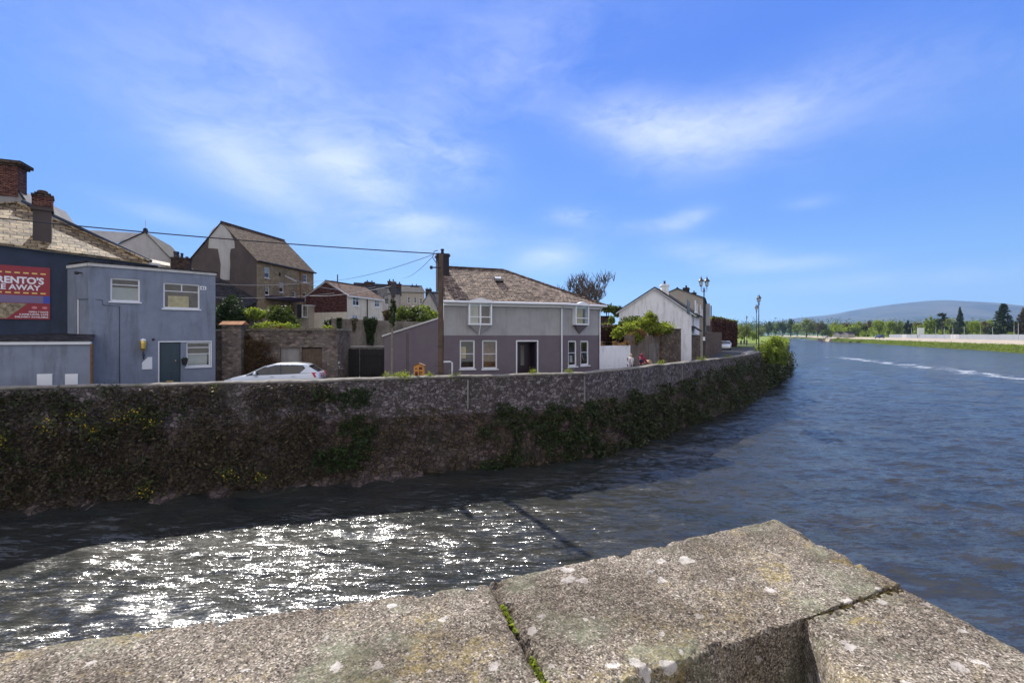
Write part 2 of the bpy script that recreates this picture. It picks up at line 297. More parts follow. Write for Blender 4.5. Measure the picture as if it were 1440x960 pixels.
# ------------------------------------------------------------------ mesh helpers
def root_loc(o):
    v = Vector((0, 0, 0))
    while o is not None: v += o.location; o = o.parent
    return v
def link(name, me, mat, parent=None):
    if mat is not None: me.materials.append(mat)
    o = bpy.data.objects.new(name, me); COL.objects.link(o)
    if parent is not None: o.parent = parent
    return o
def auto_uv(me):
    uv = me.uv_layers.new(name='UVMap')
    up = Vector((0, 0, 1))
    for p in me.polygons:
        n = p.normal
        t = up.cross(n)
        t = Vector((1, 0, 0)) if t.length < .05 else t.normalized()
        b = n.cross(t).normalized()
        for li in p.loop_indices:
            c = me.vertices[me.loops[li].vertex_index].co
            uv.data[li].uv = (c.dot(t), c.dot(b))
def sc2(c, k): return tuple(x * k for x in c)
class MB:
    def __init__(s): s.v = []; s.f = []
    def add(s, vs, fs):
        k = len(s.v); s.v += [tuple(v) for v in vs]; s.f += [tuple(i + k for i in f) for f in fs]; return s
    def poly(s, vs): return s.add(vs, [tuple(range(len(vs)))])
    def hexa(s, b, t):
        return s.add(list(b) + list(t), [(3, 2, 1, 0), (4, 5, 6, 7), (0, 1, 5, 4), (1, 2, 6, 5), (2, 3, 7, 6), (3, 0, 4, 7)])
    def box(s, x0, x1, y0, y1, z0, z1):
        return s.hexa([(x0, y0, z0), (x1, y0, z0), (x1, y1, z0), (x0, y1, z0)], [(x0, y0, z1), (x1, y0, z1), (x1, y1, z1), (x0, y1, z1)])
    def prism(s, pts, vec):
        n = len(pts); vec = Vector(vec)
        a = [Vector(p) for p in pts]; b = [p + vec for p in a]
        return s.add(a + b, [tuple(reversed(range(n))), tuple(range(n, 2 * n))] + [(i, (i + 1) % n, n + (i + 1) % n, n + i) for i in range(n)])
    def tube(s, pts, r, n=8, cap=True):
        pts = [Vector(p) for p in pts]; rs = r if isinstance(r, (list, tuple)) else [r] * len(pts)
        k = len(s.v)
        for i, p in enumerate(pts):
            d = (pts[min(i + 1, len(pts) - 1)] - pts[max(i - 1, 0)]).normalized()
            a = d.cross(Vector((0, 0, 1)) if abs(d.z) < .9 else Vector((1, 0, 0))).normalized(); b = d.cross(a)
            for j in range(n):
                t = 2 * math.pi * j / n
                s.v.append(tuple(p + (a * math.cos(t) + b * math.sin(t)) * rs[i]))
        for i in range(len(pts) - 1):
            for j in range(n):
                s.f.append((k + i * n + j, k + i * n + (j + 1) % n, k + (i + 1) * n + (j + 1) % n, k + (i + 1) * n + j))
        if cap:
            s.f.append(tuple(k + j for j in reversed(range(n)))); e = k + (len(pts) - 1) * n; s.f.append(tuple(e + j for j in range(n)))
        return s
    def lathe(s, prof, c=(0, 0, 0), n=12):
        return s.tube([(c[0], c[1], c[2] + z) for r, z in prof], [max(r, .0005) for r, z in prof], n)
    def build(s, name, mat, parent=None, smooth=False, bevel=0, recalc=True):
        off = root_loc(parent)
        me = bpy.data.meshes.new(name)
        me.from_pydata([tuple(Vector(v) - off) for v in s.v], [], s.f)
        if recalc or bevel:
            bm = bmesh.new(); bm.from_mesh(me)
            bmesh.ops.recalc_face_normals(bm, faces=bm.faces)
            if bevel: bmesh.ops.bevel(bm, geom=bm.edges[:], offset=bevel, segments=2, affect='EDGES', profile=.5)
            bm.to_mesh(me); bm.free()
        me.update(); auto_uv(me)
        if smooth:
            for p in me.polygons: p.use_smooth = True
        return link(name, me, mat, parent)
def tag(o, label=None, cat=None, group=None, kind=None):
    for k, v in (('label', label), ('category', cat), ('group', group), ('kind', kind)):
        if v: o[k] = v
    return o
def thing(name, label, cat, loc=(0, 0, 0), group=None):
    o = bpy.data.objects.new(name, None); COL.objects.link(o); o.location = loc; o.empty_display_size = .3
    return tag(o, label, cat, group)
def copy_tree(o, parent=None):
    c = o.copy(); COL.objects.link(c); c.parent = parent
    for ch in [x for x in bpy.data.objects if x.parent == o]: copy_tree(ch, c)
    return c
def W(px, py, y): return Vector(((px - 720) / F * y, y, CZ - (py - 470) / F * y))

class Fr:
    """a facade's own frame: u to the right along the wall, v out of the wall, z up"""
    def __init__(s, a, b):
        s.o = Vector((a[0], a[1], 0)); d = Vector((b[0] - a[0], b[1] - a[1], 0)); s.len = d.length; s.d = d.normalized(); s.n = Vector((s.d.y, -s.d.x, 0))
    def P(s, u, v, z): p = s.o + s.d * u + s.n * v; return Vector((p.x, p.y, z))
    def u(s, px): k = (px - 720) / F; return (k * s.o.y - s.o.x) / (s.d.x - k * s.d.y)
    def z(s, px, py): return CZ - (py - 470) / F * (s.o.y + s.d.y * s.u(px))
    def rect(s, a, b, c, d):
        u0, u1 = s.u(a), s.u(c); m = (a + c) / 2
        return (u0, s.z(m, d), u1, s.z(m, b))
    def box(s, mb, u0, u1, v0, v1, z0, z1):
        return mb.hexa([s.P(u0, v0, z0), s.P(u1, v0, z0), s.P(u1, v1, z0), s.P(u0, v1, z0)], [s.P(u0, v0, z1), s.P(u1, v0, z1), s.P(u1, v1, z1), s.P(u0, v1, z1)])
def facade(mb, fr, u0, u1, z0, z1, rects=(), depth=.12):
    us = sorted({u0, u1, *[r[0] for r in rects], *[r[2] for r in rects]}); zs = sorted({z0, z1, *[r[1] for r in rects], *[r[3] for r in rects]})
    us = [u for u in us if u0 <= u <= u1]; zs = [z for z in zs if z0 <= z <= z1]
    for a, b in zip(us, us[1:]):
        for c, d in zip(zs, zs[1:]):
            mu, mz = (a + b) / 2, (c + d) / 2
            if any(r[0] < mu < r[2] and r[1] < mz < r[3] for r in rects): continue
            mb.poly([fr.P(a, 0, c), fr.P(b, 0, c), fr.P(b, 0, d), fr.P(a, 0, d)])
    for a, c, b, d in rects:
        c = max(c, z0)
        q = [(a, c), (b, c), (b, d), (a, d)]
        for i in range(4):
            p, r = q[i], q[(i + 1) % 4]
            mb.poly([fr.P(p[0], 0, p[1]), fr.P(r[0], 0, r[1]), fr.P(r[0], -depth, r[1]), fr.P(p[0], -depth, p[1])])
    return mb
def window(fr, parent, r, depth=.1, fw=.06, cols=(), rows=(.5,), fmat='white', blind=None, bl=(0, 1, 0, 1), sill=True, bars=.035, back='interior', name='window'):
    u0, z0, u1, z1 = r; mb = MB(); a, b = -depth, -depth + .05
    fr.box(mb, u0, u1, a, b, z0, z0 + fw); fr.box(mb, u0, u1, a, b, z1 - fw, z1)
    fr.box(mb, u0, u0 + fw, a, b, z0 + fw, z1 - fw); fr.box(mb, u1 - fw, u1, a, b, z0 + fw, z1 - fw)
    for t in rows: z = z0 + (z1 - z0) * t; fr.box(mb, u0 + fw, u1 - fw, a + .004, b - .004, z - bars / 2, z + bars / 2)
    for t in cols: u = u0 + (u1 - u0) * t; fr.box(mb, u - bars / 2, u + bars / 2, a + .002, b + .004, z0 + fw, z1 - fw)
    w = mb.build(name, M[fmat], parent)
    g = MB().poly([fr.P(u0 + fw, a + .02, z0 + fw), fr.P(u1 - fw, a + .02, z0 + fw), fr.P(u1 - fw, a + .02, z1 - fw), fr.P(u0 + fw, a + .02, z1 - fw)]).build('pane', M['glass'], w)
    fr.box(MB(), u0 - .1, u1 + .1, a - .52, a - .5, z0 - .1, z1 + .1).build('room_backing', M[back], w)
    if blind:
        bu0, bu1, bz0, bz1 = bl; du, dz = u1 - u0 - 2 * fw, z1 - z0 - 2 * fw
        fr.box(MB(), u0 + fw + du * bu0, u0 + fw + du * bu1, a - .05, a - .03, z0 + fw + dz * bz0, z0 + fw + dz * bz1).build('blind' if blind == 'blind' else 'curtain', M[blind], w)
    if sill: fr.box(MB(), u0 - .06, u1 + .06, -depth, .06, z0 - .07, z0 - .004).build('sill', M[fmat], w)
    return w
def np_mesh(name, V, Fc, mat, parent=None):
    me = bpy.data.meshes.new(name); V = np.asarray(V, dtype=np.float32); Fc = np.asarray(Fc, dtype=np.int32); n, k = Fc.shape
    me.vertices.add(len(V)); me.vertices.foreach_set('co', V.ravel())
    me.loops.add(n * k); me.loops.foreach_set('vertex_index', Fc.ravel())
    me.polygons.add(n); me.polygons.foreach_set('loop_start', np.arange(0, n * k, k, dtype=np.int32))
    me.update(calc_edges=True); me.validate()
    return link(name, me, mat, parent)
def leaf_arrays(P, size, up=.3, aspect=.6, nrm=None):
    """one folded leaf-like quad at every point"""
    n = len(P); d = rng.normal(size=(n, 3)); d[:, 2] *= .8
    d /= np.linalg.norm(d, axis=1)[:, None] + 1e-9
    q = rng.normal(size=(n, 3)); q[:, 2] += up
    e = np.cross(d, q); e /= np.linalg.norm(e, axis=1)[:, None] + 1e-9
    s = (size * rng.uniform(.55, 1.3, n))[:, None]
    V = np.stack([P - d * s, P + e * s * aspect, P + d * s, P - e * s * aspect], 1).reshape(-1, 3)
    Fc = np.arange(4 * n).reshape(n, 4)
    return V, Fc
def leaves(name, P, size, mat, parent=None, **kw):
    P = np.asarray(P, float)
    off = np.array(root_loc(parent))
    V, Fc = leaf_arrays(P, size, **kw)
    return np_mesh(name, V - off, Fc, M[mat] if isinstance(mat, str) else mat, parent)
def clump_points(blobs, n, shell=.75, sub=14):
    """points gathered in uneven clumps inside ellipsoids (cx,cy,cz,rx,ry,rz)"""
    out = []; vol = np.array([b[3] * b[4] * b[5] for b in blobs]) ** .75; vol /= vol.sum()
    for b, w in zip(blobs, vol):
        k = max(int(n * w), 8); nc = max(sub, 4)
        c = rng.normal(size=(nc, 3)); c /= np.linalg.norm(c, axis=1)[:, None]; c *= rng.uniform(shell * .6, 1.0, nc)[:, None]
        idx = rng.integers(0, nc, k)
        p = c[idx] + rng.normal(size=(k, 3)) * .2 * rng.uniform(.5, 1.3, nc)[idx][:, None]
        out.append(p * np.array(b[3:6]) + np.array(b[:3]))
    return np.concatenate(out)
def path_pts(pts, step):
    out = []
    for a, b in zip(pts, pts[1:]):
        a = Vector(a); b = Vector(b); n = max(1, int((b - a).length / step))
        out += [a.lerp(b, i / n) for i in range(n)]
    return out + [Vector(pts[-1])]
ORD = ['first', 'second', 'third', 'fourth', 'fifth', 'sixth', 'seventh', 'eighth', 'ninth', 'tenth', 'eleventh', 'twelfth', 'thirteenth', 'fourteenth', 'fifteenth', 'sixteenth', 'seventeenth', 'eighteenth', 'nineteenth', 'twentieth']
#PART2
# ------------------------------------------------------------------ the setting: water, land, hill
WALL = [(-34, 12.6), (-26, 14.6), (-18.2, 16.3), (-9.35, 18.7), (-2.3, 21.0), (3.6, 22.9), (8.3, 27.6), (18.3, 38.0), (27.7, 50.7)]
WALL = [(-34, 12.4), (-26, 14.2), (-18.2, 16.2), (-13.5, 17.6), (-9.35, 18.7), (-5.8, 19.8), (-2.3, 20.9), (.8, 21.7), (3.6, 22.9), (6.0, 25.0), (8.3, 27.6), (13.2, 32.6), (18.3, 38.0), (23.2, 44.2), (27.7, 50.7)]
LSHORE = WALL + [(31, 55), (36, 62), (45, 75), (57, 95), (78, 130), (128, 210), (220, 370), (330, 580), (455, 865)]
RSHORE = [(175, 0), (172, 70), (162, 144), (176, 168), (190, 200), (207, 238), (227, 279), (256, 343), (286, 411), (340, 520), (395, 620), (433, 710), (474, 867)]

def build_water():
    def axis(lo, hi, d0, g, centre):
        out = [centre]; d = d0
        while out[-1] < hi: out.append(out[-1] + d); d *= g if out[-1] - centre > 26 else 1
        neg = []; x = centre; d = d0
        while x > lo: x -= d; d *= g if centre - x > 26 else 1; neg.append(x)
        return np.array(neg[::-1] + out)
    xs = axis(-80, 640, .125, 1.022, 2.); ys = axis(-30, 905, .125, 1.022, 12.)
    X, Y = np.meshgrid(xs, ys); H = np.zeros_like(X)
    dx = np.gradient(xs)[None, :]; dy = np.gradient(ys)[:, None]; sp = np.maximum(dx, dy)
    r = np.random.default_rng(5)
    # slow patches where the ripples are stronger or weaker
    patch = .62 + .38 * np.sin(X * .21 + 1.3 * np.sin(Y * .13)) * np.sin(Y * .27 + 1.7 * np.sin(X * .11 + 1))
    for k in range(84):
        lam = .38 * (1.052 ** k) ** .72 if k < 60 else r.uniform(.45, 1.2)
        a = R(62) + r.normal() * R(40)
        amp = .0066 * lam ** .95
        fade = np.clip(lam / (sp * 2.6) - .6, 0, 1)
        ph = 2 * np.pi / lam * (X * math.cos(a) + Y * math.sin(a)) + r.uniform(0, 6.28) + 1.1 * np.sin(X * .33 + k) * np.sin(Y * .29 + 2 * k)
        s = np.sin(ph)
        H += fade * amp * (s + .3 * np.abs(s) ** 2) * (patch if lam < 3 else 1)
    H *= .58
    # standing ripple of the weir line
    V = np.stack([X, Y, H], -1).reshape(-1, 3); nx, ny = len(xs), len(ys)
    i = np.arange(ny - 1)[:, None] * nx + np.arange(nx - 1)[None, :]
    Fc = np.stack([i, i + 1, i + nx + 1, i + nx], -1).reshape(-1, 4)
    o = np_mesh('river_water', V, Fc, M['water']); o.location = (0, 0, WATER)
    o.data.polygons.foreach_set('use_smooth', np.ones(len(o.data.polygons), bool))
    tag(o, kind='structure'); print('water verts', len(V))
build_water()

def sheet(name, ring, z, mat):
    bm = bmesh.new(); vs = [bm.verts.new((x, y, z)) for x, y in ring]; f = bm.faces.new(vs); f.normal_update(); bmesh.ops.triangulate(bm, faces=[f])
    bmesh.ops.recalc_face_normals(bm, faces=bm.faces); me = bpy.data.meshes.new(name); bm.to_mesh(me); bm.free()
    if me.polygons and me.polygons[0].normal.z < 0: me.flip_normals()
    o = link(name, me, M[mat]); o['kind'] = 'structure'; return o
def offs(line, d):
    out = []
    for i, p in enumerate(line):
        a = Vector(line[max(i - 1, 0)]); b = Vector(line[min(i + 1, len(line) - 1)]); t = (b - a).normalized()
        out.append((p[0] - t.y * d, p[1] + t.x * d))
    return out
inner = offs(WALL, .28)
sheet('street', [(-60, 8)] + inner + [(31.2, 56), (38, 66), (47, 80), (60, 102), (56, 104), (36, 81), (26, 62), (19.5, 49), (14, 41.6), (8, 33.6), (4, 30), (-9, 26.6), (-9.6, 34), (-12.3, 34), (-12.3, 27), (-22, 25), (-60, 24)], 0, 'asphalt')
_l = LSHORE[13:19]; sheet('quay_path', offs(_l, 1.5)[1:] + offs(_l, 3.4)[1:][::-1], .03, 'pavement')
back = [(60, 104), (75, 132), (128, 211), (220, 371), (330, 581), (455, 866), (474, 868), (900, 1400), (900, 3000), (-900, 3000), (-900, 8), (-60, 8)]
sheet('rough_ground', [(-60, 5), (-60, 24)] + [(-22, 25), (-12.3, 27), (-12.3, 34), (-9, 34), (-9, 26.6), (4, 30), (8, 33.6), (14, 41.6), (26, 62), (36, 81), (56, 104), (75, 132), (128, 211), (220, 371), (330, 581), (455, 866), (900, 1500), (900, 3200), (-900, 3200), (-900, 5)], -.012, 'soil')
sheet('meadow', [(79, 136), (128, 214), (220, 374), (330, 584), (452, 868), (560, 1000), (500, 1300), (100, 1300), (60, 500), (70, 200)], .03, 'meadow')
# raised gardens behind the retaining walls
sheet('raised_garden', [(-60, 31), (-20, 29), (-15.8, 27.5), (-12.9, 27.5), (-13.6, 35), (-1, 35.2), (-1, 90), (-80, 120), (-100, 60)], 2.72, 'gardensoil')
sheet('raised_yard', [(-1, 35.3), (6.6, 34.2), (13.4, 40.6), (9.6, 46), (12, 60), (26, 90), (-1, 90)], 2.2, 'gardensoil')
# slope that carries the left bank down to the river beyond the quay wall
def loft(name, line, prof, mat, kind='structure'):
    mb = MB(); rows = [[(*q, z) for q in offs(line, d)] for d, z in prof]
    for a, b in zip(rows, rows[1:]):
        for i in range(len(line) - 1): mb.poly([a[i], a[i + 1], b[i + 1], b[i]])
    o = mb.build(name, M[mat]); o['kind'] = kind; return o
loft('left_river_bank', LSHORE[14:], [(-.35, WATER - .3), (.05, WATER + 1.2), (.6, -.4), (1.4, -.008)], 'gardensoil')
far = [(x, y) for x, y in RSHORE]
loft('far_river_bank', far, [(1.0, WATER - .4), (0, WATER + .05), (-2.2, -2.0), (-4.6, -1.0)], 'soil')
loft('far_gravel_path', far, [(-4.6, -1.0), (-7, -.6), (-12.5, .55), (-15, .62)], 'gravel')
ro = offs(far, -15)
sheet('far_fields', ro + [(900, 1400), (2600, 3000), (5200, 3000), (5200, -60), (195, -60)][0:], .6, 'meadow')

def hill():
    prof = [(1020, 466), (1115, 447), (1167, 443), (1206, 434.5), (1246, 428.5), (1300, 423), (1343, 426), (1383, 431), (1437, 432), (1500, 436), (1620, 448), (1800, 462)]
    D = 6200.; mb_v = []; nx, ny = 220, 46
    xs = np.linspace((990 - 720) / F * D, (1850 - 720) / F * D, nx); ts = np.linspace(0, 1, ny)
    hx = np.interp(xs, [(p - 720) / F * D for p, _ in prof], [(470 - y) / F * D for _, y in prof])
    for k in range(5): hx = np.convolve(np.pad(hx, 2, 'edge'), np.ones(5) / 5, 'valid')
    for t in ts:
        s = math.sin(min(t / .62, 1) * math.pi / 2) ** 1.5 if t < .62 else math.cos((t - .62) / .38 * math.pi / 2)
        for x, h in zip(xs, hx):
            y = 3300 + t * 4600
            n = mnoise.fractal(Vector((x / 900, y / 900, 0)), .9, 2.1, 6)
            mb_v.append((x * (y / D) ** .35, y, max(-5, h * s * (1 + .10 * n * (1 - s * .8)) + 25 * n * (1 - s))))
    i = np.arange(ny - 1)[:, None] * nx + np.arange(nx - 1)[None, :]
    Fc = np.stack([i, i + 1, i + nx + 1, i + nx], -1).reshape(-1, 4)
    m, nt = nodes_of('moorland_hill'); v = coords(nt, 'Object', (.001, .0006, .003))
    a = tnoise(nt, v, 2.5, 8, .65); b = tnoise(nt, v, 14, 5, .6)
    w = N(nt, 'ShaderNodeTexVoronoi'); w.inputs['Scale'].default_value = 9; nt.links.new(v, w.inputs['Vector'])
    sp = N(nt, 'ShaderNodeSeparateColor'); nt.links.new(w.outputs['Color'], sp.inputs[0])
    lo = ramp(nt, sp.outputs[0], [(0, (.05, .07, .03)), (.5, (.11, .14, .05)), (1, (.17, .18, .08))])
    hi = ramp(nt, a, [(.38, (.03, .045, .04)), (.62, (.10, .105, .085))])
    sx = N(nt, 'ShaderNodeSeparateXYZ'); nt.links.new(coords(nt), sx.inputs[0])
    f = ramp(nt, mth(nt, 'ADD', mth(nt, 'DIVIDE', sx.outputs[2], 420), mth(nt, 'MULTIPLY', a, .3)), [(.30, (0,) * 3), (.5, (1,) * 3)])
    finish(nt, mixc(nt, f, lo, hi), .95, .1)
    o = np_mesh('distant_hill', mb_v, Fc, m); o['kind'] = 'structure'
    o.data.polygons.foreach_set('use_smooth', np.ones(len(o.data.polygons), bool))
hill()

# ------------------------------------------------------------------ quay wall
def along(line, s):
    for a, b in zip(line, line[1:]):
        L = math.hypot(b[0] - a[0], b[1] - a[1])
        if s <= L: return (a[0] + (b[0] - a[0]) * s / L, a[1] + (b[1] - a[1]) * s / L), ((b[0] - a[0]) / L, (b[1] - a[1]) / L)
        s -= L
    return line[-1], ((b[0] - a[0]) / L, (b[1] - a[1]) / L)
WLEN = sum(math.hypot(b[0] - a[0], b[1] - a[1]) for a, b in zip(WALL, WALL[1:]))
def wall_surface(name, prof, mat, parent, s0=0, s1=WLEN, ds=.16, amp=.03, fr=1.6, jag=0):
    """prof: list of (offset towards the street, z, roughness); river face has negative offset"""
    n = int((s1 - s0) / ds) + 1; V = []; k = len(prof)
    sm = []
    for i in range(n):
        s = s0 + (s1 - s0) * i / (n - 1); (x, y), t = along(WALL, s)
        (x2, y2), t2 = along(WALL, min(s + 1, WLEN)); (x0, y0), t0 = along(WALL, max(s - 1, 0))
        tx, ty = t[0] + t2[0] + t0[0], t[1] + t2[1] + t0[1]; L = math.hypot(tx, ty); tx /= L; ty /= L
        top = .45 * min(1, max(0, (13 - s) / 13)) 
        for d, z, a in prof:
            q = Vector((s * fr, z * fr, d)); r = mnoise.fractal(q, .8, 2.1, 4) * amp * a
            zz = z + (top if z > .4 else 0) + (mnoise.noise(Vector((s * .8, 3.3, d))) * jag if z > .4 else 0)
            V.append((x - ty * (d - r), y + tx * (d - r), zz + r * .4))
    i = np.arange(n - 1)[:, None] * k + np.arange(k - 1)[None, :]
    Fc = np.stack([i, i + k, i + k + 1, i + 1], -1).reshape(-1, 4)
    return MB().add(V, [tuple(f) for f in Fc]).build(name, M[mat], parent, recalc=False)
qw = thing('quay_wall', 'long grey stone quay wall curving along the river below the houses', 'wall', (0, 20, 0))
wall_surface('footing', [(-.62, WATER - .4, 1), (-.55, WATER + .15, 2.5), (-.42, -2.8, 2), (-.34, -2.3, 2), (-.27, -1.9, 2), (-.2, -1.5, 2), (-.14, -1.15, 2), (-.12, -.86, 1), (0.02, -.82, 0)], 'quaylow', qw, amp=.11)
wall_surface('parapet', [(0, -.86, .5)] + [(0, z, 1) for z in (-.6, -.3, 0, .3, .6)] + [(0, .80, .6)], 'quay', qw, amp=.035)
wall_surface('parapet_cap', [(.03, .78, 0), (-.025, .82, .4), (-.035, .87, .6), (.02, .905, .8), (.22, .925, .8), (.42, .905, .8), (.46, .80, .4), (.40, .78, 0)], 'cap', qw, amp=.05, fr=3, jag=.05)
wall_surface('street_side', [(.42, .80, .3), (.42, .0, .5), (.42, -.2, 0)], 'quay', qw, amp=.02)
(ex, ey), (tx, ty) = along(WALL, WLEN)
MB().hexa([(ex, ey, WATER - .3), (ex + tx * .4, ey + ty * .4, WATER - .3), (ex + tx * .3 - ty * .5, ey + ty * .3 + tx * .5, WATER - .3), (ex - ty * .5, ey + tx * .5, WATER - .3)],
          [(ex, ey, .84), (ex + tx * .35, ey + ty * .35, .84), (ex + tx * .3 - ty * .5, ey + ty * .3 + tx * .5, .84), (ex - ty * .5, ey + tx * .5, .84)]).build('end_pier', M['quay'], qw, bevel=.04)
# pale drain pipes / joint strips down the parapet
for px in (659, 832 - 12, 958):
    k = (px - 720) / F
    best = min((abs(p[0] / p[1] - k), s) for s in np.arange(10, WLEN, .1) for p in [along(WALL, s)[0]]); (x, y), t = along(WALL, best[1])
    MB().hexa([(x - t[0] * .03 + t[1] * .02, y - t[1] * .03 - t[0] * .02, -.62), (x + t[0] * .03 + t[1] * .02, y + t[1] * .03 - t[0] * .02, -.62), (x + t[0] * .03 + t[1] * .07, y + t[1] * .03 - t[0] * .07, -.62), (x - t[0] * .03 + t[1] * .07, y - t[1] * .03 - t[0] * .07, -.62)],
              [(x - t[0] * .03 + t[1] * .02, y - t[1] * .03 - t[0] * .02, .7), (x + t[0] * .03 + t[1] * .02, y + t[1] * .03 - t[0] * .02, .7), (x + t[0] * .03 + t[1] * .07, y + t[1] * .03 - t[0] * .07, .7), (x - t[0] * .03 + t[1] * .07, y - t[1] * .03 - t[0] * .07, .7)]).build('joint_strip', M['grey'], qw)
def at_wall(px):
    k = (px - 720) / F
    return min((abs(p[0] / p[1] - k), s) for s in np.arange(2, WLEN, .05) for p in [along(WALL, s)[0]])[1]
def wall_pts(s, d, z):
    (x, y), t = along(WALL, s); return np.array([x - t[1] * d, y + t[0] * d, z])
def face_off(z): return -.62 + (z - WATER) * (.5 / 2.45) if z < -.85 else 0
# mud and stone ledge at the foot of the wall
wall_surface('foot_ledge', [(-1.6, WATER - .25, 2), (-1.2, WATER - .02, 3), (-.8, WATER + .1, 3), (-.5, WATER + .3, 2)], 'quaylow', qw, s0=4, s1=31, amp=.12)

def veg_band(name, label, s0, s1, zlo, zhi, n, size, mat, thick=.25, patchy=.5, seed=0, group=None, kind='stuff', fr=.9, cat=None):
    P = []
    while len(P) < n:
        s = rng.uniform(s0, s1); z = rng.uniform(zlo, zhi)
        q = mnoise.fractal(Vector((s * fr, z * fr * 1.2, seed)), .9, 2.0, 4)
        es = min((s - s0) / (s1 - s0), (s1 - s) / (s1 - s0)) * 3.2; ez = min((z - zlo) * 1.2 + (.5 if zlo < -2.9 else 0), (zhi - z) * 1.4)
        if q * 1.15 + min(es, 1) * .32 + min(ez, .8) * .25 < patchy - .25 + .30: continue
        lump = abs(mnoise.noise(Vector((s * 2.2, z * 2.2, seed + 5)))) + .25
        d = face_off(z) - thick * lump * rng.uniform(.1, 1.5)
        P.append(wall_pts(s, d, z + rng.normal() * .03))
    return tag(leaves(name, P, size, mat), label, cat, group, kind)
veg_band('wall_undergrowth', None, 1, 27.5, WATER - .2, .75, 34000, .06, 'lfwall', .55, -.05, 1)
veg_band('wall_ivy_cover', None, 0, 22, -2.8, .95, 9000, .055, 'lfivy', .5, .42, 9)
veg_band('wall_dry_weeds', None, 3, 42, WATER - .1, -.5, 11000, .055, 'lfbrown', .35, .22, 14)
for i, (a, b, c, d, n, mt, lab) in enumerate([
    (440, 530, -2.8, .5, 3600, 'lfivy', 'dark green ivy fall on quay wall below the black yard gate'),
    (670, 830, -3.4, -.4, 6500, 'lfivy', 'dark ivy mass low on quay wall below the purple house'),
    (770, 930, -3.4, -.6, 6500, 'lfshade', 'olive creeper low on quay wall beneath the two walkers'),
    (870, 985, -3.4, -.3, 5200, 'lfshade', 'green ivy climbing the quay wall left of the double lamp post'),
    (940, 1045, -3.5, .30, 6000, 'lfshade', 'dense creeper on quay wall beneath the double lamp post'),
    (1010, 1071, -3.5, .75, 6000, 'lfshade', 'thick creeper over the far end of the quay wall')]):
    veg_band('ivy_growth', lab, at_wall(a), at_wall(b), c, d, n, .075 if a > 760 else .055, mt, .6 if a > 760 else .5, .36, 20 + i, 'creepers hanging on the quay wall', 'thing', cat='ivy')
def tuft(px, lab, z=.93, n=240, r=.3, h=.2, mat='lfbright', d=.1, size=.05, name='weed_tuft', cat='weed', group='weeds on top of the quay wall'):
    c = wall_pts(at_wall(px), d, z)
    P = rng.normal(size=(n, 3)) * np.array([r * .5, r * .35, h * .45]) + np.array([0, 0, h * .3])
    o = leaves(name, P, size, mat, up=.1, aspect=.3); o.location = c; return tag(o, lab, cat, group)
for px, r, n, lab, z in [(567, .42, 420, 'bright lime weed tuft on quay wall left of the orange box', .93), (545, .22, 120, 'small lime weed just right of the thin ivy covered pole', .93), (603, .18, 110, 'little yellow green weed between orange box and tall pole', .9), (640, .3, 150, 'low weed on quay wall below the bent white pipe', .86),
    (751, .22, 150, 'yellow green weed on quay wall below the purple house door', .92), (802, .2, 140, 'yellow green weed on quay wall below the right hand purple house windows', .92),
    (931, .32, 190, 'lime weed on quay wall right of the two walkers', .93), (987, .45, 260, 'lime weed patch on quay wall at foot of double lamp post', .93), (1026, .4, 200, 'lime weed patch on quay wall below the parked white car', .93), (303, .2, 130, 'isolated lime weed on the quay wall face beside blue house', .62)]:
    tuft(px, lab, z, n, r, d=(-.03 if px == 303 else .08))
for px, z, lab in [(78, -.4, 'yellow wallflower highest at the far left of the quay wall'), (122, -.2, 'yellow wallflower on quay wall under the white vent panels'), (140, -.7, 'yellow wallflower low under the rusty downpipe'), (178, -.3, 'pale yellow wallflower beneath the small upper window'),
                   (200, -.15, 'deep yellow wallflower beneath the blue house door'), (222, -.5, 'sparse orange wallflower right of the blue house door'), (225, -2.9, 'yellow flower tuft near the waterline at left'), (330, -2.5, 'small yellow flower tuft above waterline below the silver car'), (376, -2.7, 'lone yellow flower tuft above waterline under the garage'), (22, -.9, 'orange yellow wallflower at the left edge of the wall')]:
    s = at_wall(px); c = wall_pts(s, face_off(z) - .45, z)
    st = thing('wallflower', lab, 'flower', c, 'yellow wallflowers on the quay wall')
    leaves('flower_stems', rng.normal(size=(90, 3)) * [.2, .1, .2] + c, .05, 'lfhedge', st)
    leaves('flower_heads', rng.normal(size=(24, 3)) * [.2, .08, .16] + c + np.array([.02, -.16, .05]), .026, 'flowery', st, aspect=.9)

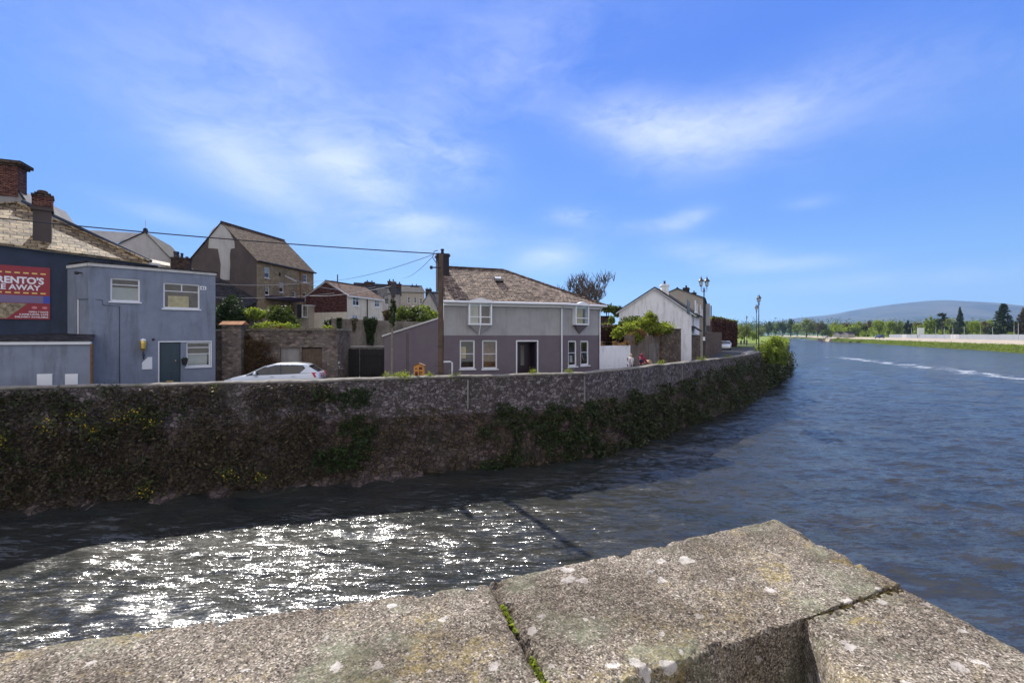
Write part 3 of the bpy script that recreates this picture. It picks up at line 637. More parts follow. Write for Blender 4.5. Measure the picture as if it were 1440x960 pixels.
# ------------------------------------------------------------------ bridge parapet in the foreground
def coping(name, label, left, right, z=2.2, th=.27, nu=230, nv=110, seed=0):
    """a worn granite slab; left and right are polylines from the inner to the outer edge"""
    def pl(line, t):
        L = [0]
        for a, b in zip(line, line[1:]): L.append(L[-1] + math.hypot(b[0] - a[0], b[1] - a[1]))
        s = t * L[-1]
        for i in range(len(line) - 1):
            if s <= L[i + 1] + 1e-9:
                q = (s - L[i]) / (L[i + 1] - L[i]); return Vector((line[i][0] + (line[i + 1][0] - line[i][0]) * q, line[i][1] + (line[i + 1][1] - line[i][1]) * q, 0))
    V = []; rim = []; rd = .013
    for j in range(nv):
        for i in range(nu):
            u, v = i / (nu - 1), j / (nv - 1)
            p = pl(left, v).lerp(pl(right, v), u)
            e = min(u * (pl(right, v) - pl(left, v)).length, (1 - u) * (pl(right, v) - pl(left, v)).length, v * .42, (1 - v) * .42)
            w = Vector((p.x * 3.1, p.y * 3.1, seed))
            wob = mnoise.fractal(w * 2.3, .8, 2.2, 4) * .005; chip = max(0, mnoise.fractal(w * 5 + Vector((9, 0, 0)), .7, 2.2, 4) - .22) * .045 * max(0, 1 - e / .035)
            drop = rd * (1 - math.sqrt(max(0, 1 - (1 - min(e / rd, 1)) ** 2)))
            V.append((p.x, p.y, z - drop - chip + wob * .55 + mnoise.fractal(w * 14, .8, 2.2, 3) * .0028 + mnoise.noise(w * .35) * .006))
    Fc = [(j * nu + i, j * nu + i + 1, (j + 1) * nu + i + 1, (j + 1) * nu + i) for j in range(nv - 1) for i in range(nu - 1)]
    ring = [i for i in range(nu)] + [j * nu + nu - 1 for j in range(1, nv)] + [(nv - 1) * nu + i for i in range(nu - 2, -1, -1)] + [j * nu for j in range(nv - 2, 0, -1)]
    k0 = len(V); rows = [ring]; nz = 14
    cx = sum(V[i][0] for i in ring) / len(ring); cy = sum(V[i][1] for i in ring) / len(ring)
    for q in range(1, nz + 1):
        row = []
        for i in ring:
            x, y, zz = V[i]; zt = zz - (zz - (z - th)) * q / nz
            nn = mnoise.fractal(Vector((x * 7, y * 7, zt * 9 + seed)), .8, 2.2, 4) * .010
            d = Vector((x - cx, y - cy)).normalized(); row.append(len(V)); V.append((x + d.x * nn, y + d.y * nn, zt))
        rows.append(row)
    for a, b in zip(rows, rows[1:]):
        n = len(a); Fc += [(a[i], b[i], b[(i + 1) % n], a[(i + 1) % n]) for i in range(n)]
    Fc.append(tuple(rows[-1]))
    o = MB().add(V, Fc).build(name, M['granite'], None, smooth=True)
    return tag(o, label, 'coping stone', 'granite coping stones of the bridge parapet')
J0, J1 = (-.056, 1.118), (.075, .74)
coping('coping_stone', 'long speckled granite coping stone at lower left with worn front edge', [(-1.75, .20), (-1.95, .62)], [(J1[0] - .001, J1[1]), (J0[0] - .001, J0[1])], z=2.192, nu=330, seed=1)
coping('coping_stone', 'large pale granite coping stone forming the corner of the bridge parapet', [J1, J0], [(.62, .965), (.935, 1.09), (.86, 1.49)], z=2.2, nu=250, nv=150, seed=4)
coping('coping_stone', 'mossy pitted granite coping stone running to the lower right edge', [(.618, .968), (.932, 1.092)], [(.40, .05), (1.16, .05)], z=2.199, nu=240, nv=120, seed=8)
pw = thing('bridge_parapet', 'stone parapet wall of the bridge under the granite coping', 'wall', (0, .8, 1.0))
for a, b, c, d in [((-1.72, .28), (.09, .80), (-.03, 1.07), (-1.88, .58)), ((.10, .805), (.64, 1.0), (.80, 1.42), (-.02, 1.075)), ((.66, .93), (.90, 1.06), (1.08, .05), (.46, .05))]:
    MB().hexa([(*p, WATER - 1) for p in (a, b, c, d)], [(*p, 1.935) for p in (a, b, c, d)]).build('masonry', M['rubble'], pw, bevel=.01)
MB().hexa([(-3, -3, .6), (3, -3, .6), (1.1, 1.0, .6), (-2, .3, .6)], [(-3, -3, .9), (3, -3, .9), (1.1, 1.0, .9), (-2, .3, .9)]).build('bridge_deck', M['pavement'], None)['kind'] = 'structure'
P = np.array([(J1[0] + (J0[0] - J1[0]) * t + rng.normal() * .002, J1[1] + (J0[1] - J1[1]) * t, 2.192 + rng.normal() * .003) for t in np.concatenate([rng.uniform(0, .3, 200), rng.uniform(.1, .2, 120), rng.uniform(.5, .75, 200)])])
tag(leaves('joint_moss', P, .004, 'lfbright', aspect=.8), 'green moss growing in the joint between the coping stones', 'moss', kind='stuff')
P = np.array([(.625 + (.32) * t + rng.normal() * .006, .962 + .128 * t + rng.normal() * .006, 2.193 + rng.normal() * .003) for t in rng.uniform(0, .9, 500)])
tag(leaves('joint_moss', P, .006, 'lfbrown', aspect=.8), 'brown moss in the joint beside the pitted coping stone', 'moss', kind='stuff')
P = rng.normal(size=(420, 3)) * [.05, .035, .05] + np.array([.585, .915, 1.93])
tag(leaves('corner_weed', P, .014, 'lfhedge', aspect=.8), 'small shaded weed in the inner corner of the parapet', 'weed')
#PART3
# ------------------------------------------------------------------ buildings
def slab(mb, pts, t=.08):
    return mb.prism(pts, (0, 0, -t))
def solid(mb, fr, u0, u1, dep, z0, z1):
    """side, back and top walls behind a facade"""
    mb.poly([fr.P(u0, 0, z0), fr.P(u0, -dep, z0), fr.P(u0, -dep, z1), fr.P(u0, 0, z1)])
    mb.poly([fr.P(u1, 0, z0), fr.P(u1, -dep, z0), fr.P(u1, -dep, z1), fr.P(u1, 0, z1)])
    mb.poly([fr.P(u0, -dep, z0), fr.P(u1, -dep, z0), fr.P(u1, -dep, z1), fr.P(u0, -dep, z1)]); return mb
def chimney(parent, fr, u0, u1, v0, v1, z0, z1, mat='brickdark', pots=2, cap=.07, potmat='brickdark', name='chimney'):
    mb = MB(); fr.box(mb, u0, u1, v0, v1, z0, z1 - .18); c = mb.build(name, M[mat], parent)
    mb = MB(); fr.box(mb, u0 - cap, u1 + cap, v0 - cap, v1 + cap, z1 - .18, z1 - .08); fr.box(mb, u0 - cap * .4, u1 + cap * .4, v0 - cap * .4, v1 + cap * .4, z1 - .08, z1)
    mb.build('chimney_cap', M[mat], c)
    for i in range(pots):
        u = u0 + (u1 - u0) * (i + .5) / pots; p = fr.P(u, (v0 + v1) / 2, z1)
        MB().lathe([(.11, 0), (.10, .03), (.085, .25), (.115, .27), (.11, .33), (.07, .33), (.065, .1)], p, 10).build('chimney_pot', M[potmat], c, smooth=False)
    return c
def pipe(parent, pts, mat='white', r=.045, name='downpipe'):
    return MB().tube(pts, r, 8).build(name, M[mat], parent)

# --- navy takeaway building with red sign
N1 = Fr((-21.0, 21.5), (-21 + .728, 21.5 + .686))
nb = thing('takeaway_building', 'navy blue takeaway building with big red sign and two chimneys at left edge', 'building', (-21, 23, 0))
zt = lambda u: 6.68 - .06 * u
mb = MB(); mb.poly([N1.P(-8, 0, -.2), N1.P(3.4, 0, -.2), N1.P(3.4, 0, zt(3.4)), N1.P(-8, 0, zt(-8))]); solid(mb, N1, -8, 3.4, 6.5, -.2, 6.5)
mb.build('wall', M['navy'], nb)
mb = MB(); mb.prism([N1.P(-8, .02, zt(-8) - .10), N1.P(3.5, .02, zt(3.5) - .10), N1.P(3.5, .02, zt(3.5) + .02), N1.P(-8, .02, zt(-8) + .02)], N1.n * .1)
mb.build('fascia', M['offwhite'], nb)
RB = 3.5; rz = lambda u, b: zt(u) + .02 + b * .70
apL = N1.P(-1.9, -RB, rz(-1.9, RB) + .05)
roof = MB()
slab(roof, [N1.P(-7.2, .18, zt(-7.2)), N1.P(3.0, .18, zt(3.0)), apL])
slab(roof, [N1.P(3.0, .18, zt(3.0)), N1.P(3.0, -7, zt(3)), apL]); slab(roof, [N1.P(-7.2, .18, zt(-7.2)), apL, N1.P(-7.2, -7, zt(-7))])
roof.build('roof', M['roofbrown'], nb)
MB().tube([N1.P(3.0, .18, zt(3.0) + .04), apL + Vector((0, 0, .05)), N1.P(-7.2, .18, zt(-7.2) + .05)], .08, 6).build('hip_tiles', M['roofbrown'], nb)
MB().tube([N1.P(3.12, -.1, zt(3.0) + .1), apL + N1.d * .15 + Vector((0, .1, .2))], .09, 6).build('hip_parapet', M['navy'], nb)
# second little roof tip behind the blue house parapet
u0 = N1.u(193); slab(mb := MB(), [W(190, 366, 23.6), W(239, 374, 26), W(239, 370, 27.2), W(203, 362.5, 25.2)]); mb.build('rear_roof', M['roofbrown'], nb)
c = chimney(nb, N1, N1.u(45), N1.u(72), -1.0, -.38, 6.75, 8.75, 'darkrender', 0)
mb = MB(); N1.box(mb, N1.u(43.5), N1.u(74), -1.06, -.32, 8.75, 9.2); mb.build('chimney_head', M['brick'], c)
mb = MB(); N1.box(mb, N1.u(42.5), N1.u(75.5), -1.1, -.28, 9.2, 9.3); N1.box(mb, N1.u(47), N1.u(71), -1.0, -.4, 9.3, 9.4); mb.build('chimney_cap', M['brickdark'], c)
MB().lathe([(.2, 0), (.19, .12), (.14, .16)], N1.P((N1.u(45) + N1.u(72)) / 2, -.7, 9.4), 10).build('chimney_pot', M['brickdark'], c)
# tall grey gable behind with a broad brick stack
G0 = Fr((-33.5, 26.5), (-26.8, 29.3))
mb = MB(); mb.prism([G0.P(-4, 0, 2), G0.P(7.2, 0, 2), G0.P(7.2, 0, 7.6), G0.P(G0.u(74), 0, 9.1), G0.P(G0.u(58), 0, 10.4), G0.P(G0.u(41), 0, 10.6), G0.P(G0.u(22), 0, 11.75), G0.P(-4, 0, 11.9)], -G0.n * 6)
tb = thing('rendered_building', 'tall grey rendered building with broad red brick chimney at far left', 'building', (-30, 28, 0)); mb.build('wall', M['grey'], tb)
mb = MB().tube([G0.P(G0.u(23), 0, 11.78), G0.P(G0.u(41), 0, 10.66), G0.P(G0.u(58), 0, 10.46), G0.P(G0.u(74), 0, 9.16)], .06, 6); mb.build('coping', M['roofdark'], tb)
cu0, cu1 = G0.u(-26), G0.u(25.5)
mb = MB(); G0.box(mb, cu0, cu1, -.9, .06, 11.2, 13.05); c = mb.build('chimney', M['brick'], tb)
mb = MB(); G0.box(mb, cu0 - .1, cu1 + .12, -1.0, .16, 13.05, 13.17); G0.box(mb, cu0 - .2, cu1 + .24, -1.1, .26, 13.17, 13.36); mb.build('chimney_cap', M['brickdark'], c)

# --- sign
def text(name, s, frame, u, z, h, mat, parent, align='RIGHT', v=.075, bold=.012, width=None):
    cu = bpy.data.curves.new(name, 'FONT'); cu.body = s; cu.size = h * 1.36; cu.align_x = align; cu.extrude = .004; cu.offset = bold; cu.resolution_u = 3
    o = bpy.data.objects.new(name, cu); COL.objects.link(o)
    bpy.context.view_layer.update(); w = o.dimensions.x
    dg = bpy.context.evaluated_depsgraph_get(); me = bpy.data.meshes.new_from_object(o.evaluated_get(dg)); bpy.data.objects.remove(o)
    k = (width / w) if width else 1
    off = root_loc(parent)
    for vtx in me.vertices:
        vtx.co = frame.P(u + vtx.co.x * k, v + vtx.co.z, z + vtx.co.y) - off
    me.materials.clear(); return link(name, me, mat, parent)
su1 = N1.u(70.5); st_, sb = N1.z(70, 377), N1.z(70, 449.5); su0 = su1 - 3.6
sg = thing('takeaway_sign', 'red takeaway sign with white lettering on the navy wall', 'sign', N1.P(su0, .05, sb))
mb = MB(); N1.box(mb, su0, su1, .005, .05, sb, st_); mb.build('board', M['signred'], sg)
H = st_ - sb; Z = lambda t: st_ - H * t
mb = MB()
for row in (.115, .49):
    u = su1 - .14
    while u > su0 + .1: N1.box(mb, u - .17, u, .051, .058, Z(row + .025), Z(row)); u -= .27
mb.build('dashed_lines', M['signyellow'], sg)
text('lettering', "SORRENTO'S", N1, su1 - .20, Z(.325), H * .125, M['signwhite'], sg, v=.06, width=2.16, bold=.016)
text('lettering', "TAKE AWAY", N1, su1 - .32, Z(.445), H * .10, M['signwhite'], sg, v=.06, width=1.86, bold=.010)
mb = MB(); N1.box(mb, su0, su1, .051, .056, Z(.69), Z(.55)); mb.build('blue_band', M['signblue'], sg)
mb = MB(); N1.box(mb, su0 + .35, su1 - .22, .0565, .062, Z(.69), Z(.55)); mb.build('number_band', M['signmauve'], sg)
mb = MB(); mb.prism([N1.P(su0 + .1, .051, Z(.985)), N1.P(su1 - 1.35, .051, Z(.985)), N1.P(su1 - .72, .051, Z(.70)), N1.P(su0 + .1, .051, Z(.70))], N1.n * .008); mb.build('food_picture', M['signpic'], sg)
for q in (.50, .17):
    mb = MB(); cc = [N1.P(su1 - q - .0 + .09 * math.cos(a), .051, Z(.775) + .06 * math.sin(a)) for a in np.linspace(0, 2 * math.pi, 12, endpoint=False)]; mb.prism(cc, N1.n * .008); mb.build('icon', M['signpink'], sg)
for s_, t_, w_ in (("OPEN 7 DAYS", .872, .62), ("4.30PM UNTIL LATE", .92, .92), ("DELIVERY AVAILABLE", .968, 1.04)):
    text('small_lettering', s_, N1, su1 - .06, Z(t_), H * .03, M['signwhite'], sg, v=.06, width=w_, bold=.003)

# --- pale blue flat roofed house
B1 = Fr((-19.2, 20.65), (-15.64, 24.0)); BL = B1.len
bh = thing('blue_house', 'blue rendered two storey flat roofed house with dark teal door', 'house', (-17.5, 22.4, 0))
w1 = B1.rect(155, 391.5, 197, 424); w2 = B1.rect(229.5, 398.5, 281, 434); dr = B1.rect(224, 481, 254, 545); w3 = B1.rect(262, 481, 296, 515)
dr = (dr[0], -.05, dr[2], dr[3])
mb = facade(MB(), B1, 0, BL, -.2, 6.0, [w1, w2, dr, w3], .14)
BLb = Fr((-21.0, 21.5), (-19.2, 20.65)); facade(mb, BLb, 0, BLb.len, -.2, 6.0)
mb.poly([B1.P(BL, 0, -.2), B1.P(BL, -4, -.2), B1.P(BL, -4, 6), B1.P(BL, 0, 6)]); mb.poly([B1.P(0, -4, -.2), B1.P(BL, -4, -.2), B1.P(BL, -4, 6), B1.P(0, -4, 6)])
mb.build('wall', M['blue'], bh)
mb = MB(); slab(mb, [B1.P(-.05, .1, 6.12), B1.P(BL + .1, .1, 6.07), B1.P(BL + .1, -4, 6.12), B1.P(0, -4, 6.2), Vector((-21.1, 21.6, 6.2))], .06); mb.build('roof', M['roofdark'], bh)
mb = MB(); B1.box(mb, -.03, BL + .04, .004, .06, 5.9, 6.04); BLb.box(mb, 0, BLb.len - .02, .004, .05, 5.9, 6.04); mb.build('fascia', M['offwhite'], bh)
window(B1, bh, w1, .12, .07, (), (.72,), blind='blind', bl=(0, 1, 0, .62)); window(B1, bh, w2, .12, .07, (), (.68,), blind='curtain', bl=(.1, .72, 0, .5))
B1.box(mb := MB(), (w2[0] + w2[2]) / 2 - .02, (w2[0] + w2[2]) / 2 + .02, -.12, -.06, w2[1] + (w2[3] - w2[1]) * .68, w2[3] - .07); mb.build('window_mullion', M['white'], bh)
window(B1, bh, w3, .12, .06, (), (.52, .78), blind='blind', bl=(0, .92, .0, .5))
mb = MB(); B1.box(mb, dr[0] + .03, dr[2] - .02, -.12, -.07, 0, dr[3] - .03)
for a, b in ((.08, .48), (.56, .92)):
    for c, d in ((.08, .42), (.5, .92)):
        du = dr[2] - dr[0]; B1.box(mb, dr[0] + .03 + du * (a * .9 + .02), dr[0] + .03 + du * (b * .9), -.07, -.055, .05 + (dr[3] - .1) * c, (dr[3] - .1) * d)
d_ = mb.build('door', M['doorteal'], bh, bevel=.008)
mb = MB(); um = (dr[0] + dr[2]) / 2; B1.box(mb, um - .15, um + .13, -.054, -.045, .44, .49); mb.build('letterbox', M['brass'], d_)
MB().lathe([(.02, 0), (.03, .03), (.02, .06)], B1.P(dr[2] - .2, -.05, 1.45), 8).build('knocker', M['brass'], d_)
mb = MB(); B1.box(mb, dr[0] - .05, dr[0], .0, .03, 0, dr[3] + .05); B1.box(mb, dr[0], w3[2] + .05, 0, .03, dr[3], dr[3] + .05); B1.box(mb, w3[2], w3[2] + .05, 0, .03, w3[1], dr[3]); B1.box(mb, w3[0], w3[2] + .05, 0, .03, w3[1] - .06, w3[1] - .01); mb.build('door_surround', M['white'], bh)
np_ = thing('house_number', 'small white house number plate beside upper right window of blue house', 'sign', B1.P(B1.u(285), 0, B1.z(285, 406)))
r = B1.rect(281.5, 402.5, 290, 407.5); mb = MB(); B1.box(mb, r[0], r[2], .003, .02, r[1], r[3]); mb.build('plate', M['white'], np_)
text('digits', '41', B1, (r[0] + r[2]) / 2, r[1] + .04, (r[3] - r[1]) * .6, M['ironblack'], np_, align='CENTER', v=.024, bold=.003, width=.17)
MB().tube([B1.P(B1.u(203), .06, B1.z(203, 505)), B1.P(B1.u(203), .06, B1.z(203, 476))], .02, 6)
hb = thing('wall_lantern', 'brass carriage lantern with white top on the blue house wall', 'lamp', B1.P(B1.u(201), .1, B1.z(201, 492)))
p = B1.P(B1.u(201), .16, B1.z(201, 491)); MB().lathe([(.03, -.1), (.07, -.04), (.11, .05), (.13, .3), (.12, .42)], p, 8).build('lantern_body', M['brass'], hb)
MB().lathe([(.13, .42), (.11, .47), (.03, .52)], p, 8).build('lantern_cap', M['white'], hb); MB().tube([p + Vector((0, 0, -.1)), p + Vector((.02, 0, -.3)), B1.P(B1.u(202), .01, B1.z(202, 504))], [.02, .05, .03], 8).build('bracket', M['ironblack'], hb)
mb = MB(); a, b = B1.u(199.5), B1.u(214); zb, zt_ = B1.z(207, 519), B1.z(207, 502); mb.prism([B1.P(a, .004, zb), B1.P(b, .004, zb), B1.P(b, .004, zt_), B1.P(a + .22, .004, zt_), B1.P(a, .004, zb + .32)], B1.n * .04)
tag(mb.build('wall_panel', M['white'], None), 'white panel with a cut corner under the wall lantern on blue house', 'panel')
pb = thing('wall_planter', 'black hanging planter between the teal door and small window of blue house', 'planter', B1.P(B1.u(259), .1, B1.z(259, 512)))
p = B1.P(B1.u(259), .16, B1.z(259, 513)); MB().lathe([(.08, 0), (.11, .08), (.15, .3), (.16, .32), (.13, .32)], p, 10).build('pot', M['ironblack'], pb); leaves('foliage', rng.normal(size=(80, 3)) * [.05, .05, .03] + np.array(p) + [0, 0, .32], .03, 'lfivy', pb)
cm = thing('security_camera', 'small black dome camera near top left corner of blue house', 'camera', B1.P(.4, .1, 5.4)); p = BLb.P(BLb.len - .6, .02, B1.z(130, 383)); MB().tube([p, p + BLb.n * .16], .03, 8).build('bracket', M['ironblack'], cm); MB().lathe([(.03, -.1), (.08, -.07), (.09, 0), (.04, .05)], p + BLb.n * .18, 10).build('housing', M['ironblack'], cm)
tag(MB().lathe([(.03, -.05), (.06, 0), (.03, .05)], B1.P(B1.u(215.5), .05, B1.z(215.5, 477)), 8).build('alarm_sensor', M['ironblack']), 'tiny dark sensor left above the teal door of blue house', 'sensor')
p0 = BLb.P(BLb.len * .55, .03, 2.75)
tag(pipe(None, [p0, BLb.P(BLb.len * .55, .03, 4.4)], 'white', .025, 'vent_pipe'), 'thin white vertical pipe on left side of blue house', 'pipe')
tag(MB().tube([BLb.P(BLb.len * .55, .03, 4.42), BLb.P(BLb.len - .05, .03, 4.40), B1.P(.45, .02, 4.38), B1.P(.46, .02, 4.15), B1.P(1.05, .02, 4.12), B1.P(1.06, .02, .4)], .012, 5).build('wall_cable', M['navy']), 'thin dark cable stepping down the left side of blue house', 'cable')
# extension in front at left
E1 = Fr((-26.5, 16.45), (-17.85, 19.3)); EL = E1.len
ex = thing('shop_extension', 'low blue single storey extension with white fascia and two vent panels', 'building', (-20, 18.8, 0))
v1 = E1.rect(52.5, 525.5, 74, 545); v2 = E1.rect(92, 525.5, 110, 545)
mb = MB(); facade(mb, E1, 0, EL, -.2, 2.46); mb.poly([E1.P(EL, 0, -.2), B1.P(.12, .01, -.2), B1.P(.12, .01, 2.46), E1.P(EL, 0, 2.46)]); mb.build('wall', M['blue'], ex)
mb = MB(); slab(mb, [E1.P(0, .12, 2.56), E1.P(EL + .12, .12, 2.56), B1.P(.2, .02, 2.80), BLb.P(BLb.len, .02, 2.80), BLb.P(0.05, .02, 2.84), E1.P(0, -4.2, 2.9)], .05); mb.build('roof', M['roofdark'], ex)
mb = MB(); E1.box(mb, 0, EL + .03, .003, .08, 2.38, 2.505); mb.build('fascia', M['white'], ex)
for v_ in (v1, v2): mb = MB(); E1.box(mb, v_[0], v_[2], .003, .03, .3, v_[3]); mb.build('vent_panel', M['white'], ex)
pipe(ex, [E1.P(EL + .06, .08, 2.4), E1.P(EL + .06, .08, -.05)], 'rust', .05)

# --- generic gabled house: facade Fr, depth, eaves, ridge; gable='side' means the ridge runs along the facade
def house(name, label, fr, dep, z0, ze, zr, wall, roof, rects=(), over=.2, hipR=0, hipL=0, gable_mat=None, L=None, u0=0, fascia=None, depth=.1):
    L = L or fr.len; t = thing(name, label, 'house', fr.P(u0 + L / 2, -dep / 2, z0)); u1 = u0 + L
    mb = MB(); facade(mb, fr, u0, u1, z0, ze, rects, depth)
    mb.poly([fr.P(u0, -dep, z0), fr.P(u1, -dep, z0), fr.P(u1, -dep, ze), fr.P(u0, -dep, ze)])
    g = MB()
    for u, hip in ((u0, hipL), (u1, hipR)):
        pts = [fr.P(u, 0, z0), fr.P(u, -dep, z0), fr.P(u, -dep, ze)] + ([] if hip else [fr.P(u, -dep / 2, zr)]) + [fr.P(u, 0, ze)]
        (g if (gable_mat and u == u0) else mb).poly(pts)
    mb.build('wall', M[wall], t)
    if g.v: g.build('gable_wall', M[gable_mat], t)
    k = (zr - ze) / (dep / 2); zo = ze - over * k
    a, b = u0 - (0.15 if not hipL else over), u1 + (.15 if not hipR else over); ra, rb = (u0 + hipL if hipL else a), (u1 - hipR if hipR else b)
    r = MB(); e = .05
    slab(r, [fr.P(a, over, zo + e), fr.P(b, over, zo + e), fr.P(rb, -dep / 2, zr + e), fr.P(ra, -dep / 2, zr + e)])
    slab(r, [fr.P(a, -dep - over, zo + e), fr.P(ra, -dep / 2, zr + e), fr.P(rb, -dep / 2, zr + e), fr.P(b, -dep - over, zo + e)])
    if hipR: slab(r, [fr.P(b, over, zo + e), fr.P(b, -dep - over, zo + e), fr.P(rb, -dep / 2, zr + e)])
    if hipL: slab(r, [fr.P(a, over, zo + e), fr.P(ra, -dep / 2, zr + e), fr.P(a, -dep - over, zo + e)])
    ro_ = r.build('roof', M[roof], t)
    MB().tube([fr.P(ra, -dep / 2, zr + e + .02), fr.P(rb, -dep / 2, zr + e + .02)], .09, 6).build('ridge_tiles', M[roof], ro_)
    if fascia:
        f = MB(); fr.box(f, a, b, over - .03, over + .02, zo - .13, zo + .02); f.build('fascia', M[fascia], t)
    t['_ro'] = 0; del t['_ro']
    return t, ro_

# --- tall old stone house
T1 = Fr((-28.05, 50), (-26.07, 59.8))
rs = [T1.rect(*q) for q in [(372, 376, 379.5, 391), (373, 403, 379, 415), (393, 397, 399, 411), (411, 409.5, 416, 418), (426.5, 386, 432, 397), (426, 411, 431, 422), (392, 383.5, 395, 388)]]
t, ro_ = house('stone_house', 'tall old brown stone house with steep roof and cement patched gable', T1, 8.95, 1.8, 11.0, 15.3, 'oldwall', 'roofold', rs, .25, gable_mat='darkrender')
MB().tube([T1.P(-.05, .3, 10.85), T1.P(T1.len + .1, .3, 10.85)], .09, 6).build('gutter', M['ironblack'], t)
for i, r in enumerate(rs[:6]): window(T1, t, r, .12, .09, (), (.5,), 'offwhite', blind='blind' if i in (0, 1, 2) else None, bl=(0, 1, .45, 1))
pipe(t, [T1.P(T1.u(422), .1, 10.8), T1.P(T1.u(422), .1, 7.2)], 'rust', .09)
# cement patch on the gable
TG = Fr((-36.7, 51.8), (-28.05, 50)); 
def gp(px, py): u = TG.u(px); return TG.P(u, .02, TG.z(px, py))
mb = MB(); mb.prism([gp(px, py) for px, py in [(293.5, 349), (295, 330), (300, 322), (310.5, 315), (317, 319), (324, 328), (330, 340), (330.5, 349), (325, 350), (323.5, 358), (324, 372), (323, 394), (310, 393), (311, 372), (308.5, 358), (307, 350)]], TG.n * .03)
mb.build('render_patch', M['palegrey'], t)
mb = MB(); slab(mb, [TG.P(TG.u(304), 2.6, 7.6), TG.P(TG.u(361) + .3, 2.6, 5.3), TG.P(TG.u(361) + .2, .02, 6.6), TG.P(TG.u(308), .02, 9.2)], .1); mb.build('lean_to_roof', M['roofdark'], t)
mb = MB(); TG.box(mb, TG.u(318), TG.u(358), .03, 2.4, 1.8, 5.3); mb.build('lean_to', M['darkrender'], t)
xr = T1.rect(414, 425, 441, 462); mb = MB(); T1.box(mb, xr[0], xr[2], .02, 2.0, 1.8, xr[3] - .6); pk = mb.build('porch_block', M['tan'], t)
mb = MB(); T1.box(mb, xr[0] - .1, xr[2] + .1, 0.02, 2.15, xr[3] - .6, xr[3] - .45); mb.build('porch_roof', M['offwhite'], pk)
T2 = Fr(T1.P(0, 2.02, 0).xy, T1.P(9.8, 2.02, 0).xy); r = T2.rect(424, 429, 432.5, 446); window(T2, t, r, -.03, .1, (), (.5,), 'offwhite', blind='curtain', bl=(0, .3, 0, 1), back='ironblack')
bx = T1.rect(373, 418, 413, 423); mb = MB(); T1.box(mb, bx[0], bx[2], .02, 1.5, bx[1], bx[3]); mb.build('canopy', M['doorplum'], t)
MB().tube([W(401.5, 388, 49.5), W(417, 396, 51)], .05, 5).build('bracket_pole', M['offwhite'], t)
# --- grey gabled house and small stack between
Gg = Fr((-35.8, 38.5), (-29.6, 41.0))
gu0, gu1, gua = Gg.u(152), Gg.u(240), Gg.u(204)
zg = Gg.z(204, 327)
gh = thing('gabled_house', 'grey rendered gabled house behind the blue house roofline', 'house', (-32, 41, 2))
zl, zr_ = Gg.z(152, 350), Gg.z(240, 364)
MB().prism([Gg.P(gu0, 0, 2), Gg.P(gu1, 0, 2), Gg.P(gu1, 0, zr_), Gg.P(gua, 0, zg), Gg.P(gu0, 0, zl)], -Gg.n * .3).build('gable_wall', M['palegrey'], gh)
mb = MB(); slab(mb, [Gg.P(gu1 + .15, .1, zr_ - .08), Gg.P(gu1 + .15, -7, zr_ - .08), Gg.P(gua, -7, zg + .1), Gg.P(gua, .1, zg + .1)]); slab(mb, [Gg.P(gu0 - .4, .1, zl - .2), Gg.P(gua, .1, zg + .1), Gg.P(gua, -7, zg + .1), Gg.P(gu0 - .4, -7, zl - .2)])
mb.build('roof', M['roofdark'], gh)
mb = MB(); zz = zg - .1; slab(mb, [Gg.P(gua, -.4, zg), Gg.P(gua - 9, -.4, zg - .1), Gg.P(gua - 9, 4, 8.2), Gg.P(gua - 3.2, 0.3, zl)]); mb.build('side_roof', M['palegrey'], gh)
MB().lathe([(.2, 0), (.18, .2), (.12, .35)], Gg.P(gua, -.1, zg + .05), 8).build('finial', M['roofdark'], gh)
MB().tube([Gg.P(gua, -.1, zg + .3), Gg.P(gua, -.1, zg + 1.1)], .02, 5).build('aerial', M['cablepale'], gh)
Cc = Fr((-28.9, 40), (-26.6, 41)); cu = [Cc.u(p) for p in (240, 266)]
sc_ = thing('chimney_stack', 'low brown brick chimney stack between grey gable and tall stone house', 'chimney', Cc.P(cu[0], 0, 8))
mb = MB(); Cc.box(mb, cu[0], cu[1], -.9, 0, 2.5, Cc.z(253, 364)); mb.build('stack', M['brickdark'], sc_)
mb = MB(); Cc.box(mb, cu[0] - .06, cu[1] + .06, -.96, .06, Cc.z(253, 364), Cc.z(253, 362)); mb.build('cap', M['brickdark'], sc_)
for px, h, rr in ((246, .55, .22), (254, .45, .11), (261, .16, .12)): MB().lathe([(rr, 0), (rr * .85, h * .6), (rr * 1.05, h * .7), (rr, h)], Cc.P(Cc.u(px), -.45, Cc.z(253, 362)), 8).build('pot', M['brick' if px == 261 else 'ironblack'], sc_)

# --- red hung gable / cream house
C1 = Fr((-19.94, 55), (-17.5, 61.5))
rs = [C1.rect(*q) for q in [(496, 417, 505.5, 430), (527, 422, 534, 432), (495, 443, 504, 450), (522, 444, 529, 452)]]
t, ro_ = house('cream_house', 'cream house with dark red tile hung gable and brown roof', C1, 6.4, 1.8, 7.6, 9.35, 'cream', 'roofred', rs, .25, gable_mat='redclad', fascia='white')
for r in rs: window(C1, t, r, .1, .1, (.5,), (.6,), 'white', bars=.06)
CG = Fr(C1.P(0, -6.4, 0).xy, C1.P(0, 0, 0).xy); mb = MB(); CG.box(mb, 0, CG.len, .01, .05, 1.8, 5.5); mb.build('lower_gable_wall', M['cream'], t)
mb = MB(); mb.tube([CG.P(-.3, .06, 7.45), CG.P(CG.len / 2, .06, 9.3), CG.P(CG.len + .3, .06, 7.45)], .10, 4); mb.build('bargeboard', M['white'], t)
pipe(t, [C1.P(C1.u(516), .08, 7.4), C1.P(C1.u(516), .08, 3)], 'ironblack', .07)
MB().tube([C1.P(2, -3.2, 9.3), C1.P(2, -3.2, 10.4)], .07, 6).build('flue', M['ironblack'], t)
